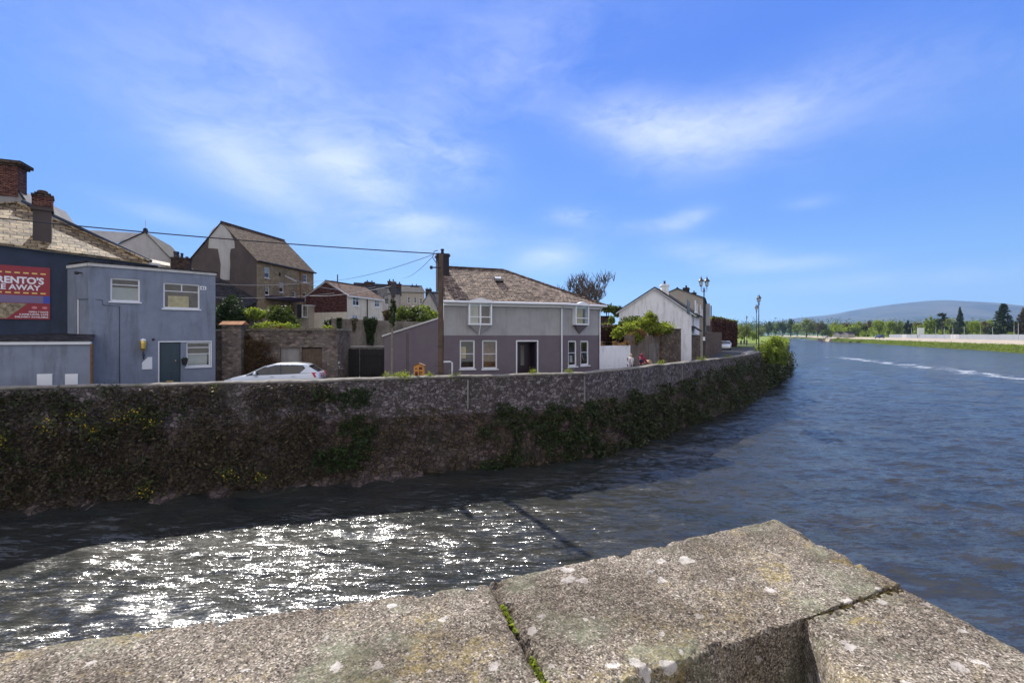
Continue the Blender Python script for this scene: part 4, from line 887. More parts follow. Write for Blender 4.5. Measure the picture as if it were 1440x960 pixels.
MB().lathe([(.05, 0), (.3, .12), (.34, .14)], C1.P(C1.u(512), .3, 4.9), 10).build('satellite_dish', M['ironblack'], t)

# --- terrace on the hill behind
def back_house(label, px0, px1, y, ze_py, zr_py, wall, roof, dep=7, rots=.12, wins=(), chim=(), gable_front=False, z0=2):
    a = W(px0, 470, y); b = W(px1, 470, y + rots * (px1 - px0) / F * y); fr = Fr(a.xy, b.xy); ym = (a.y + b.y) / 2
    ze = CZ - (ze_py - 470) / F * ym; zr = CZ - (zr_py - 470) / F * (ym + (0 if gable_front else dep / 2))
    if gable_front:
        t = thing('gabled_cottage', label, 'house', fr.P(fr.len / 2, -dep / 2, z0)); L = fr.len
        MB().prism([fr.P(0, 0, z0), fr.P(L, 0, z0), fr.P(L, 0, ze), fr.P(L / 2, 0, zr), fr.P(0, 0, ze)], -fr.n * dep).build('wall', M[wall], t)
        mb = MB(); o = .25; k = (zr - ze) / (L / 2)
        slab(mb, [fr.P(-o, .2, ze - o * k + .05), fr.P(L / 2, .2, zr + .08), fr.P(L / 2, -dep - .1, zr + .08), fr.P(-o, -dep - .1, ze - o * k + .05)], .1)
        slab(mb, [fr.P(L + o, .2, ze - o * k + .05), fr.P(L + o, -dep - .1, ze - o * k + .05), fr.P(L / 2, -dep - .1, zr + .08), fr.P(L / 2, .2, zr + .08)], .1)
        rf = mb.build('roof', M[roof], t)
    else:
        rects = [fr.rect(*q) for q in wins]
        t, rf = house('terraced_house', label, fr, dep, z0, ze, zr, wall, roof, rects)
        for r in rects: window(fr, t, r, .1, .09, (), (.5,), 'offwhite', bars=.06)
    for cpx, cpy, w in chim:
        u = fr.u(cpx); zt_ = CZ - (cpy - 470) / F * (y + 2); chimney(t, fr, u - w / 2, u + w / 2, -dep / 2 - .5, -dep / 2 + .4, ze, zt_, 'brickdark', 2)
    return t
back_house('grey terraced house with dark chimney behind the cream house', 505, 553, 80, 420, 400, 'palegrey', 'roofdark', 8, .5, [(541, 417, 547, 428)], [(527, 394, 1.7)])
back_house('tan terraced house with dark roof and small chimney at its end', 553, 597, 88, 410.5, 402, 'tan', 'roofdark', 8, .35, [(573, 417.5, 577, 426), (582, 418, 586, 426), (590, 419, 594, 427)], [(587, 399, 1.7)])
back_house('dark double chimney house between grey and tan terraced houses', 546, 562, 70, 412, 403, 'grey', 'roofdark', 4, .2, [], [(549.5, 395.5, 1.1), (558.5, 399, 1.1)])
back_house('little grey gabled cottage left of the tall utility pole', 591, 615, 74, 432, 411, 'palegrey', 'roofdark', 6, .05, (), (), True)
back_house('dark roofed house just left of the tall utility pole', 600, 630, 95, 428, 411, 'brickdark', 'roofdark', 8, .1, [], [(600.5, 405, 1.3)])

# --- retaining wall, gate, garage, pillar
rw = Fr(W(470, 470, 34.5).xy, W(630, 470, 35.5).xy)
t = thing('retaining_wall', 'stained concrete retaining wall behind the black gate', 'wall', rw.P(3, 0, 0))
mb = MB(); mb.prism([rw.P(rw.u(466), 0, -.1), rw.P(9, 0, -.1), rw.P(9, 0, 3.7), rw.P(rw.u(537), 0, 3.85), rw.P(rw.u(473), 0, 4.0), rw.P(rw.u(466), 0, 4.0)], -rw.n * .35); mb.build('wall_face', M['concrete'], t)
mb = MB(); rw.box(mb, -3.5, 9, .005, .06, 1.83, 1.93); mb.build('ledge', M['palegrey'], t)
def wall_leaf(fr, label, a, b, top, bot, n, mat='lfivy', size=.07, th=.18, name='ivy_growth', group=None):
    P = []
    for _ in range(n):
        u = rng.uniform(a, b); c = (a + b) / 2; w = (b - a) / 2; zz = bot + (top - bot) * rng.random() ** .6
        wid = w * (.35 + .65 * (zz - bot) / (top - bot)) * (1 + .3 * mnoise.noise(Vector((zz * 2, a, 0))))
        P.append(fr.P(c + (u - c) / w * wid, rng.uniform(0.02, th), zz))
    o = leaves(name, [tuple(p) for p in P], size, mat); return tag(o, label, 'ivy', group)
wall_leaf(rw, 'narrow dark creeper hanging on retaining wall below cream house corner', rw.u(474), rw.u(481), 4.05, 2.2, 500, group='creepers on the retaining wall')
wall_leaf(rw, 'broad dark creeper hanging on retaining wall beside the thin pole', rw.u(511), rw.u(531), 4.05, 1.9, 1500, group='creepers on the retaining wall')
wall_leaf(rw, 'thin branching creeper in the middle of the retaining wall', rw.u(494), rw.u(503), 4.0, 2.9, 200, 'lfbrown', group='creepers on the retaining wall')
gt = Fr(W(471, 470, 27.2).xy, W(541, 470, 27.2).xy); ym = 27.2
g = thing('yard_gate', 'wide black boarded yard gate between stone garage and purple lean-to', 'gate', gt.P(1.5, 0, 0))
for i in range(2):
    mb = MB(); u = gt.len / 2 * i + .02
    n = 9
    for k in range(n): gt.box(mb, u + k * (gt.len / 2 - .04) / n + .004, u + (k + 1) * (gt.len / 2 - .04) / n - .004, 0, .04 + .006 * (k % 2), .08, 1.93 + .01 * (k % 3))
    gt.box(mb, u, u + gt.len / 2 - .04, .05, .08, .4, .52); gt.box(mb, u, u + gt.len / 2 - .04, .05, .08, 1.5, 1.62); mb.build('gate_leaf', M['blackgate'], g)
ga = Fr((-15.75, 25.0), (-9.68, 25.25))
gr = thing('stone_garage', 'low flat roofed stone garage with brown door behind the silver car', 'garage', ga.P(3, -1.2, 0))
ua, ub, uc, ud = ga.u(394), ga.u(421), ga.u(424), ga.u(453)
mb = facade(MB(), ga, 0, ga.len, -.1, 3.0, [(ua, -.1, ub, 2.05), (uc, -.1, ud, 2.08)], .16); solid(mb, ga, 0, ga.len, 2.3, -.1, 3.0); mb.build('wall', M['rubble'], gr)
mb = MB(); ga.box(mb, -.05, ga.len + .06, -2.4, .09, 3.0, 3.12); mb.build('roof_slab', M['concrete'], gr)
mb = MB(); ga.box(mb, ua, ub, -.16, -.1, -.05, 2.05); mb.build('blocked_opening', M['grey'], gr)
mb = MB(); n = 7
for k in range(n): ga.box(mb, uc + (ud - uc) * k / n + .006, uc + (ud - uc) * (k + 1) / n - .006, -.15, -.10, -.02, 2.02)
mb.build('garage_door', M['timber'], gr)
c0 = ga.P(0, 0, 0)
pl_ = thing('stone_pillar', 'rubble stone pillar with orange ridge tile on top left of garage', 'pillar', ga.P(.4, .3, 0))
mb = MB(); ga.box(mb, ga.u(319), ga.u(346), -.1, .5, -.1, 3.32); mb.build('shaft', M['rubble'], pl_, bevel=.03)
mb = MB(); mb.prism([ga.P(ga.u(319) - .1, .6, 3.32), ga.P(ga.u(319) - .1, .22, 3.52), ga.P(ga.u(319) - .1, -.2, 3.32)], ga.d * (ga.u(346) - ga.u(319) + .2)); mb.build('cap_tile', M['terracotta'], pl_)
sw = Fr((-15.95, 24.9), (-15.2, 24.9)); lw = thing('side_wall', 'low dark rubble wall between blue house and stone pillar', 'wall', (-15.6, 25, 0)); mb = MB(); sw.box(mb, -.4, .6, -2, 0, -.1, 3.0); mb.build('masonry', M['rubble'], lw)
mb = MB(); sw.box(mb, -.4, .35, -2, .04, 3.0, 3.07); mb.build('capping', M['palegrey'], lw)
# rusty creeper in front of the garage
P = clump_points([(*ga.P(1.55, .2, 1.2), .7, .16, 1.1), (*ga.P(2.2, .2, .9), .75, .18, .8), (*ga.P(1.2, .15, 2.3), .5, .15, .5), (*ga.P(1.9, .15, 1.9), .6, .15, .6)], 8500, sub=30)
tag(leaves('dry_creeper', P, .045, 'lfrust'), 'brown dry creeper over the left half of the stone garage', 'creeper')
for i, (px, n, r, m_, lab) in enumerate([(372, 900, .5, 'lfbright', 'bright lime plant left on garage roof'), (356, 500, .35, 'lfbank', 'yellow green plant at left end of garage roof'), (396, 600, .4, 'lfbright', 'lime plant in the middle of the garage roof'), (410, 500, .35, 'lfbank', 'ochre green plant right of middle on garage roof'), (386, 400, .3, 'lforange', 'orange brown weed between lime plants on garage roof'), (456, 240, .28, 'lfbright', 'small lime weed near right end of garage roof')]):
    u = ga.u(px); c = ga.P(u, -.5, 3.12)
    P = clump_points([(c.x, c.y, c.z + r * .25, r, r * .9, r * .62)], n); P = P[P[:, 2] > 3.12]
    tag(leaves('roof_plant', P, .05, m_), lab, 'plant', 'plants growing on the garage roof')
P = np.stack([np.array(ga.P(rng.uniform(0, ga.len), .1 + rng.normal() * .04, 3.1 + rng.normal() * .04)) for _ in range(900)]); tag(leaves('roof_edge_moss', P, .03, 'lfbrown'), 'brown moss fringe along the garage roof edge', 'moss', kind='stuff')
for px, py in ((473, 505), (474, 515), (480, 514), (473, 520)): pass
P = rng.normal(size=(26, 3)) * [.12, .05, .28] + np.array(W(475, 512, 25.3)); tag(leaves('white_flowers', P, .045, 'blind', aspect=.9), 'few white flowers at the corner of garage and black gate', 'flower')

# --- purple house
H1 = Fr((-3.84, 25.6), (3.04, 27.8)); H2 = Fr((3.04, 27.8), (5.73, 29.8)); HL = H1.len
HB = lambda v, z, du=0: H1.P(du, 0, z) + Vector((-.175, .985, 0)) * v
ph = thing('purple_house', 'two tone grey and purple house with white windows and brown slate roof', 'house', (0, 30, 0))
ZE = 4.78
g1, g2 = H1.rect(646.5, 478, 668, 518.5), H1.rect(678, 478, 699.5, 518.5); dd = H1.rect(727, 480, 755, 520); dd = (dd[0], -.02, dd[2], dd[3])
g3, g4 = H2.rect(799, 478.5, 811.5, 515), H2.rect(816.5, 478.5, 828.5, 513.5)
lo = MB(); facade(lo, H1, 0, HL, -.1, 2.74, [g1, g2, dd], .14); facade(lo, H2, 0, H2.len, -.1, 2.74, [g3, g4], .14)
lo.poly([H2.P(H2.len, 0, -.1), H2.P(H2.len, -7, -.1), H2.P(H2.len, -7, 2.74), H2.P(H2.len, 0, 2.74)]); lo.poly([HB(0, -.1), HB(7, -.1), HB(7, 2.74), HB(0, 2.74)]); lo.poly([HB(7, -.1), H2.P(H2.len, -7, -.1), H2.P(H2.len, -7, 2.74), HB(7, 2.74)])
lo.build('lower_wall', M['purple'], ph)
hi = MB(); facade(hi, H1, 0, HL, 2.74, ZE); facade(hi, H2, 0, H2.len, 2.74, ZE)
hi.poly([H2.P(H2.len, 0, 2.74), H2.P(H2.len, -7, 2.74), H2.P(H2.len, -7, ZE), H2.P(H2.len, 0, ZE)]); hi.poly([HB(0, 2.74), HB(7, 2.74), HB(7, ZE), HB(3.5, 7.05), HB(0, ZE)]); hi.poly([HB(7, 2.74), H2.P(H2.len, -7, 2.74), H2.P(H2.len, -7, ZE), HB(7, ZE)])
hi.build('upper_wall', M['greyhouse'], ph)
e = .22; ov = .3
rl = HB(3.5, 7.1, -.05); rr_ = H1.P(H1.u(745) - .55, -3.7, 7.1); cor = (H1.P(HL, ov, ZE - .1) + H2.P(0, ov, ZE - .1)) / 2; fr_ = H2.P(H2.len + ov, ov, ZE - .1); bk = H2.P(H2.len + ov, -7.2, ZE - .1); bl_ = HB(7.2, ZE - .1, -.05)
rf = MB(); slab(rf, [H1.P(-.05, ov, ZE - .1), cor, rr_, rl], .09); slab(rf, [cor, fr_, rr_], .09); slab(rf, [fr_, bk, rr_], .09); slab(rf, [rl, rr_, bk, bl_], .09)
rf = rf.build('roof', M['roofcottage'], ph)
MB().tube([rl + Vector((0, 0, .02)), rr_ + Vector((0, 0, .02)), fr_ + Vector((0, 0, .02))], .075, 6).build('ridge_tiles', M['roofcottage'], rf)
mb = MB(); mb.prism([HB(-ov, ZE - .2, -.16), HB(-ov, ZE - .02, -.16), HB(3.5, 7.2, -.16), HB(7.2, ZE - .02, -.16), HB(7.2, ZE - .2, -.16), HB(3.5, 6.9, -.16)], H1.d * .12); mb.build('bargeboard', M['offwhite'], ph)
mb = MB(); mb.tube([H1.P(-.1, ov + .05, ZE - .16), cor + Vector((0, -.07, -.06)), fr_ + Vector((.03, -.06, -.06))], .075, 8); mb.build('gutter', M['white'], ph)
mb = MB(); H1.box(mb, 0, HL + .02, .003, .16, ZE - .36, ZE - .17); H2.box(mb, .02, H2.len + .05, .003, .16, ZE - .36, ZE - .17); mb.build('fascia', M['white'], ph)
window(H1, ph, g1, .12, .085, (), (.52,), blind='curtain', bl=(0, .42, .35, .8)); window(H1, ph, g2, .12, .085, (), (.52,), back='warm'); window(H2, ph, g3, .12, .10, (), (.52,), blind='blind', bl=(.3, .7, .1, .4)); window(H2, ph, g4, .12, .10, (), (.52,))
mb = MB(); H1.box(mb, dd[0] - .07, dd[0], -.02, .05, -.02, dd[3] + .07); H1.box(mb, dd[2], dd[2] + .07, -.02, .05, -.02, dd[3] + .07); H1.box(mb, dd[0], dd[2], -.02, .05, dd[3], dd[3] + .07); mb.build('door_surround', M['white'], ph)
mb = MB(); H1.box(mb, dd[0], dd[0] + .06, -1.0, -.14, -.02, dd[3]); H1.box(mb, dd[2] - .06, dd[2], -1.0, -.14, -.02, dd[3]); H1.box(mb, dd[0], dd[2], -1.06, -1.0, -.02, dd[3]); H1.box(mb, dd[0], dd[2], -1.0, -.14, dd[3] - .06, dd[3]); mb.build('porch_lining', M['doorplum'], ph)
um = (dd[0] + dd[2]) / 2; mb = MB(); H1.box(mb, um - .34, um + .42, -.99, -.93, 0, dd[3] - .1); d_ = mb.build('door', M['doorplum'], ph); mb = MB(); H1.box(mb, um - .09, um + .14, -.928, -.92, .9, dd[3] - .25); mb.build('door_glazing', M['grey'], d_)
def oriel(fr, px0, py0, px1, py1, tip_py, cols, prj=.32):
    u0, z0, u1, z1 = fr.rect(px0, py0, px1, py1); um = (u0 + u1) / 2; s = (u0, z0, u1, z1)
    f = MB(); fw = .09
    fr.box(f, u0, u1, .01, prj, z0, z0 + fw); fr.box(f, u0, u1, .01, prj, z1 - fw, z1); fr.box(f, u0, u0 + fw, .01, prj, z0 + fw, z1 - fw); fr.box(f, u1 - fw, u1, .01, prj, z0 + fw, z1 - fw)
    zt_ = z0 + (z1 - z0) * .34; fr.box(f, u0 + fw, u1 - fw, prj - .06, prj - .01, zt_ - .025, zt_ + .025)
    for c in cols: u = u0 + (u1 - u0) * c; fr.box(f, u - .05, u + .05, prj - .07, prj - .004, z0 + fw, z1 - fw)
    w = f.build('oriel_window', M['white'], ph)
    MB().poly([fr.P(u0 + fw, prj - .04, z0 + fw), fr.P(u1 - fw, prj - .04, z0 + fw), fr.P(u1 - fw, prj - .04, z1 - fw), fr.P(u0 + fw, prj - .04, z1 - fw)]).build('pane', M['glass'], w)
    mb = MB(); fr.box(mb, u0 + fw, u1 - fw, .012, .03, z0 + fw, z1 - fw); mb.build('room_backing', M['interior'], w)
    mb = MB(); fr.box(mb, u0 + fw + .02, um - .06 if cols else u1 - .35, .06, .08, z0 + fw, z1 - fw); mb.build('blind', M['cream' if cols else 'curtain'], w)
    mb = MB(); mb.prism([fr.P(u0 - .08, .01, z1 + .002), fr.P(u1 + .08, .01, z1 + .002), fr.P(um, .01, z1 + .2)], fr.n * (prj + .06)); mb.build('pediment', M['white'], w)
    zb = fr.z((px0 + px1) / 2, tip_py); b = MB(); A = [fr.P(u0 + .06, .006, z0 - .002), fr.P(u1 - .06, .006, z0 - .002), fr.P(u1 - .06, prj - .05, z0 - .002), fr.P(u0 + .06, prj - .05, z0 - .002), fr.P(um, .006, zb)]
    b.add(A, [(0, 1, 2, 3), (0, 4, 1), (1, 4, 2), (2, 4, 3), (3, 4, 0)]); b.build('bracket', M['greyhouse' if cols else 'purple'], w)
    if cols: MB().tube([fr.P(um, prj - .02, z0), fr.P(um - .02, .03, zb)], .035, 6).build('bracket_strut', M['white'], w)
oriel(H1, 657.5, 424, 690, 457, 471, (.5,)); oriel(H2, 804.5, 429, 823.5, 457, 470, ())
pipe(ph, [cor + Vector((0, -.08, -.1)), H1.P(HL - .04, .1, ZE - .45), H1.P(HL - .04, .1, 0)]); pipe(ph, [H2.P(H2.len - .03, .3, ZE - .2), H2.P(H2.len - .06, .09, ZE - .5), H2.P(H2.len - .06, .09, 0)])
mb = MB(); H1.box(mb, HL - .62, HL - .3, 0, 0, 0, 0)
k = -2.75; chimney(ph, H1, .02, .72, k - .45, k + .35, 5.5, 7.78, 'soot', 1, potmat='soot')
mb = MB(); v0 = -1.7; zz = lambda v: 7.1 + (v + 3.5) * (ZE - .1 - 7.1) / 3.8 + .05
ua, ub = H1.u(708), H1.u(720)
mb.hexa([H1.P(ua, -1.75, zz(-1.75)), H1.P(ub, -1.75, zz(-1.75)), H1.P(ub, -2.25, zz(-2.25)), H1.P(ua, -2.25, zz(-2.25))], [H1.P(ua, -1.70, zz(-1.75) + .10), H1.P(ub, -1.70, zz(-1.75) + .10), H1.P(ub, -2.2, zz(-2.25) + .10), H1.P(ua, -2.2, zz(-2.25) + .10)])
s = mb.build('skylight', M['roofdark'], rf); mb = MB(); mb.hexa([H1.P(ua + .06, -1.80, zz(-1.78) + .105), H1.P(ub - .06, -1.80, zz(-1.78) + .105), H1.P(ub - .06, -2.16, zz(-2.2) + .105), H1.P(ua + .06, -2.16, zz(-2.2) + .105)], [H1.P(ua + .06, -1.80, zz(-1.78) + .125), H1.P(ub - .06, -1.80, zz(-1.78) + .125), H1.P(ub - .06, -2.16, zz(-2.2) + .125), H1.P(ua + .06, -2.16, zz(-2.2) + .125)]); mb.build('skylight_frame', M['white'], rf)
for fr, px, py in ((H1, 637, 428), (H2, 831, 434)): r = fr.rect(px - 3, py - 2, px + 3, py + 2); mb = MB(); fr.box(mb, r[0], r[2], .004, .03, r[1], r[3]); mb.build('wall_vent', M['grey'], ph)
# purple lean-to on the left
Lq = Fr(W(540.5, 470, 25.2).xy, W(621, 470, 25.55).xy)
lt = thing('purple_lean_to', 'mauve lean-to with sloping white edged roof beside the purple house', 'outbuilding', Lq.P(1.5, -1, 0))
zA, zB = Lq.z(540, 473), Lq.z(617, 447)
mb = MB(); mb.prism([Lq.P(0, 0, -.1), Lq.P(Lq.len, 0, -.1), Lq.P(Lq.len, 0, zB), Lq.P(0, 0, zA)], -Lq.n * 4); mb.build('wall', M['purple'], lt)
mb = MB(); mb.prism([Lq.P(-.12, .06, zA - .02), Lq.P(Lq.len, .06, zB), Lq.P(Lq.len, .06, zB + .09), Lq.P(-.12, .06, zA + .07)], -Lq.n * 4.1); mb.build('roof_edge', M['offwhite'], lt)
mb = MB()
for px in (572, 574): u = Lq.u(px); Lq.box(mb, u - .01, u + .01, .003, .015, 0, 2.9)
mb.build('panel_joints', M['darkrender'], lt)
tag(MB().tube([H1.P(H1.u(614), .55, 1.28), H1.P(H1.u(630), .75, 1.30), H1.P(H1.u(632.5), .75, 1.24), H1.P(H1.u(632.5), .75, .02)], .045, 8).build('bent_pipe', M['white']), 'bent white pipe rail beside the tall utility pole', 'pipe')

# --- right of the purple house
Wg = Fr(W(844, 470, 30.6).xy, W(886.5, 470, 32.6).xy)
wg = thing('white_gate', 'pale grey white sheet gate between purple house and overgrown wall', 'gate', Wg.P(1, 0, 0))
for a, b in ((0.0, .5), (.505, 1)): mb = MB(); Wg.box(mb, Wg.len * a, Wg.len * b - .01, -.05, 0, .05, 2.02); mb.build('gate_leaf', M['whitewall'], wg)
for px, lab in ((849, 'pinkish dry flower heads at the left end of white gate top'), (871, 'orange dry flower heads near the middle of white gate top')):
    u = Wg.u(px + 1); P = clump_points([(*Wg.P(u, -.25, 2.12), .42, .2, .22)], 420); tag(leaves('dry_shrub', P, .045, 'lforange'), lab, 'shrub', 'dry shrubs above the white gate')
Yw = Fr(W(886.5, 470, 32.7).xy, W(946, 470, 38.6).xy)
yw = thing('yard_wall', 'brown stained wall with overgrown top beside the two walkers', 'wall', Yw.P(3, 0, 0)); mb = MB(); Yw.box(mb, 0, Yw.len, -.5, 0, -.1, 2.75); mb.build('masonry', M['yardwall'], yw)
mb = MB(); Yw.box(mb, Yw.u(912), Yw.u(926), .004, .03, 0, 2.1); mb.build('patched_doorway', M['concrete'], yw)
Sp = Fr(W(931, 470, 36.4).xy, W(958, 470, 38.9).xy); sp_ = thing('stone_pier', 'tall rubble stone pier left of the white gabled house', 'wall', Sp.P(.8, 0, 0)); mb = MB(); Sp.box(mb, 0, Sp.len, -.9, 0, -.1, 3.2); mb.build('masonry', M['fieldwall'], sp_, bevel=.04); mb = MB(); Sp.box(mb, .1, Sp.len, -.9, .02, 3.2, 3.28); mb.build('mossy_capping', M['gardensoil'], sp_)
Bw = Fr(W(838, 470, 36).xy, W(884, 470, 37.5).xy); bw = thing('terrace_wall', 'dark red brown creeper covered terrace wall behind the white gate', 'wall', Bw.P(1, 0, 0)); mb = MB(); Bw.box(mb, 0, Bw.len + 2, -.4, 0, 0, 3.6); mb.build('masonry', M['darkrender'], bw)
P = np.array([tuple(Bw.P(rng.uniform(0, Bw.len + .6), rng.uniform(.02, .3), 1.2 + 2.4 * rng.random())) for _ in range(3200)]); tag(leaves('wall_creeper', P, .07, 'lfpurple'), 'red brown creeper covering the terrace wall behind white gate', 'creeper')
Sh = Fr(W(843, 470, 42).xy, W(859, 470, 42).xy); sh = thing('garden_shed', 'small mauve block shed behind purple house right corner', 'shed', Sh.P(.5, 0, 2.2)); mb = MB(); Sh.box(mb, -.5, Sh.len, -2, 0, 2.2, 4.38); mb.build('wall', M['brickdark'], sh); mb = MB(); Sh.box(mb, -.6, Sh.len + .1, -2.1, .1, 4.38, 4.5); mb.build('roof', M['roofdark'], sh)
# white gable house
Wh = Fr((10.02, 42.6), (16.55, 42.0)); t = thing('white_gable_house', 'white gabled house beside the road with single white chimney', 'house', (13, 44, 0))
ze0, zap = Wh.z(873, 437), Wh.z(920, 405); ze1 = Wh.z(972, 440); L = Wh.len; ua = Wh.u(920)
WR = Fr((16.55, 42.0), (19.6, 47.6)); D = WR.d * WR.len
mb = MB(); facade_pts = [Wh.P(0, 0, -.1), Wh.P(L, 0, -.1), Wh.P(L, 0, ze1), Wh.P(ua, 0, zap), Wh.P(0, 0, ze0)]; mb.poly(facade_pts); 
rw_ = WR.rect(974, 445, 976.2, 462); facade(mb, WR, 0, WR.len, -.1, ze1, [rw_], .12); mb.poly([Wh.P(0, 0, -.1), Wh.P(0, 0, ze0), Wh.P(0, 0, ze0) + D, Wh.P(0, 0, -.1) + D])
mb.build('wall', M['whitewall'], t); window(WR, t, rw_, .1, .06, (), (.5,))
mb = MB(); o = Wh.n * .18; dl = (Wh.P(0, 0, ze0) - Wh.P(ua, 0, zap)).normalized() * .35; dr_ = (Wh.P(L, 0, ze1) - Wh.P(ua, 0, zap)).normalized() * .45; up = Vector((0, 0, .12)); A = Wh.P(ua, 0, zap) + up
slab(mb, [Wh.P(0, 0, ze0) + dl + up + o, A + o, A + D, Wh.P(0, 0, ze0) + dl + up + D], .1); slab(mb, [Wh.P(L, 0, ze1) + dr_ + up + o, Wh.P(L, 0, ze1) + dr_ + up + D, A + D, A + o], .1); mb.build('roof', M['roofdark'], t)
mb = MB(); mb.tube([Wh.P(0, .2, ze0) + dl - up * .6, Wh.P(ua, .2, zap) - up * .6, Wh.P(L, .2, ze1) + dr_ - up * .6], .06, 4); mb.build('bargeboard', M['offwhite'], t)
c = Fr(W(931, 470, 44).xy, W(940.5, 470, 44).xy); chimney(t, c, 0, c.len, -.5, .0, 5.5, 7.65, 'whitewall', 1)
mb = MB(); e0 = WR.P(.2, .9, 3.25); slab(mb, [WR.P(.1, 0.01, 3.6), WR.P(.1, .7, 3.15), WR.P(2.2, .7, 3.15), WR.P(2.2, .01, 3.6)], .08); mb.build('porch_roof', M['roofdark'], t)
# second house up the road: tan gable, pale front with bays
S1 = Fr((21.2, 50.5), (33.6, 78.0)); SRg = Fr(S1.P(0, -2.7, 0).xy, S1.P(20, -2.7, 0).xy); sr = [S1.rect(979, 424, 981.5, 440), S1.rect(986, 431, 988.5, 444), S1.rect(993, 437, 995.5, 449)]
t, ro_ = house('roadside_terrace', 'tan gabled roadside terrace with three dark chimneys beyond white house', S1, 5.4, -.1, 6.9, 8.0, 'whitewall', 'roofdark', sr, .25, gable_mat='tan')
for r in sr: window(S1, t, r, .12, .12, (), (.5,), back='ironblack')
for u in (6, 15, 24): pipe(t, [S1.P(u, .08, 6.8), S1.P(u, .08, 0)], 'ironblack', .08)
mb = MB(); S1.box(mb, 0, 4.6, .01, .04, -.1, 6.9); mb.build('front_panel', M['brickdark'], t)
S2 = Fr(S1.P(4.2, .05, 0).xy, S1.P(9, .05, 0).xy); mb = MB(); S1.box(mb, 6.5, 9.5, .01, .6, 3.9, 6.6); mb.build('bay', M['palegrey'], t)
for px, py in ((965, 405), (976, 411.5), (1000, 430)): u = SRg.u(px); chimney(t, S1, u - .8, u + .8, -3.1, -2.3, 7.2, SRg.z(px, py), 'brickdark', 3)
# roadside stone walls
Q1 = Fr(W(972, 470, 42).xy, W(985, 470, 45).xy); q = thing('roadside_wall', 'short reddish stone wall stub beside the white house corner', 'wall', Q1.P(.5, 0, 0)); mb = MB(); Q1.box(mb, .05, Q1.len, -.5, 0, -.1, 2.75); mb.build('masonry', M['fieldwall'], q, bevel=.03)
Q2 = Fr(W(992, 470, 52).xy, W(1015, 470, 74).xy); q = thing('roadside_wall', 'high rubble stone wall behind the double lamp post and white car', 'wall', Q2.P(5, 0, 0)); mb = MB(); Q2.box(mb, 0, Q2.len, -.6, 0, -.1, 3.1); mb.build('masonry', M['fieldwall'], q, bevel=.03)
#PART4
# ------------------------------------------------------------------ poles, cables, lamps
p = W(619, 470, 22.6); bx_, by_ = p.x, p.y
t = thing('utility_pole', 'tall brown wooden utility pole in front of the purple house chimney', 'pole', (bx_, by_, 0))
ptop = CZ + 113 / F * 22.6
MB().tube([(bx_ + .03, by_, -.1), (bx_ + .02, by_, 3), (bx_ + .05, by_, ptop)], [.155, .135, .105], 12).build('shaft', M['timber'], t)
MB().tube([(bx_ + .05, by_ - .12, 6.1), (bx_ - .42, by_ - .12, 6.1)], .035, 6).build('crossarm', M['ironblack'], t)
MB().lathe([(.05, -.08), (.09, 0), (.05, .08)], (bx_ - .42, by_ - .12, 6.1), 8).build('insulator', M['ironblack'], t)
MB().tube([(bx_ - .1, by_ - .1, 6.95), (bx_ - .28, by_ - .1, 6.9), (bx_ - .36, by_ - .1, 6.6), (bx_ - .2, by_ - .1, 6.35), (bx_, by_ - .1, 6.3)], .02, 6).build('cable_loop', M['cable'], t)
for z in (.9, 1.25, 2.2): MB().tube([(bx_ - .2, by_ - .1, z), (bx_, by_ - .17, z), (bx_ + .2, by_ - .1, z)], .012, 5).build('strap', M['ironblack'], t)
p2 = W(528 + 24, 470, 24.2); t = thing('cable_pole', 'thin weathered pole with ivy bundle and black box on top', 'pole', (p2.x, p2.y, 0))
z_ = lambda py: CZ - (py - 470) / F * 24.2
MB().tube([(p2.x - .03, p2.y, -.1), (p2.x - .02, p2.y, z_(470)), (p2.x + .05, p2.y, z_(400))], [.065, .06, .06], 10).build('shaft', M['oldtimber'], t)
MB().box(p2.x - .04, p2.x + .17, p2.y - .16, p2.y - .0, z_(418), z_(396)).build('terminal_box', M['ironblack'], t, bevel=.02)
P = clump_points([(p2.x + .02, p2.y, z_(430), .19, .17, .5), (p2.x - .02, p2.y, z_(447), .2, .17, .45)], 1500, sub=20); leaves('ivy_bundle', P, .045, 'lfivy', t)
def cable(label, a, b, sag, r=.014, mat='cable', n=16):
    a = Vector(a); b = Vector(b); pts = [a.lerp(b, i / n) - Vector((0, 0, sag * 4 * (i / n) * (1 - i / n))) for i in range(n + 1)]
    tag(MB().tube(pts, r, 5).build('overhead_cable', M[mat]), label, 'cable', 'overhead cables')
T = Vector((bx_, by_, 0))
cable('thick black overhead cable from the left buildings to the tall pole', W(-40, 303, 18.6), (bx_ - .1, by_ - .1, 6.78), .12, .026)
cable('thin cable sagging from tall pole towards the cream house', (bx_ - .3, by_ - .1, 6.75), W(440, 394, 50), .5, .014)
cable('second thin cable below it running from tall pole to the terraced houses', (bx_ - .3, by_ - .1, 6.7), W(560, 388, 60), .6, .014)
cable('pale cable from thin pole across the cream house to stone house', (p2.x, p2.y, z_(402)), W(436, 416, 50), .2, .018, 'cablepale')
cable('pale cable from the stone house wall to the cream house roof', W(290, 398, 46), W(446, 396, 50), .3, .02, 'cablepale')
cable('faint cable crossing the stone house below its middle windows', W(300, 418, 46), W(470, 412, 50), .25, .02, 'cablepale')
cable('pale twisted cable from stone house bracket to the right', W(402, 388, 49.4), W(528, 403, 60), .9, .02, 'cablepale')

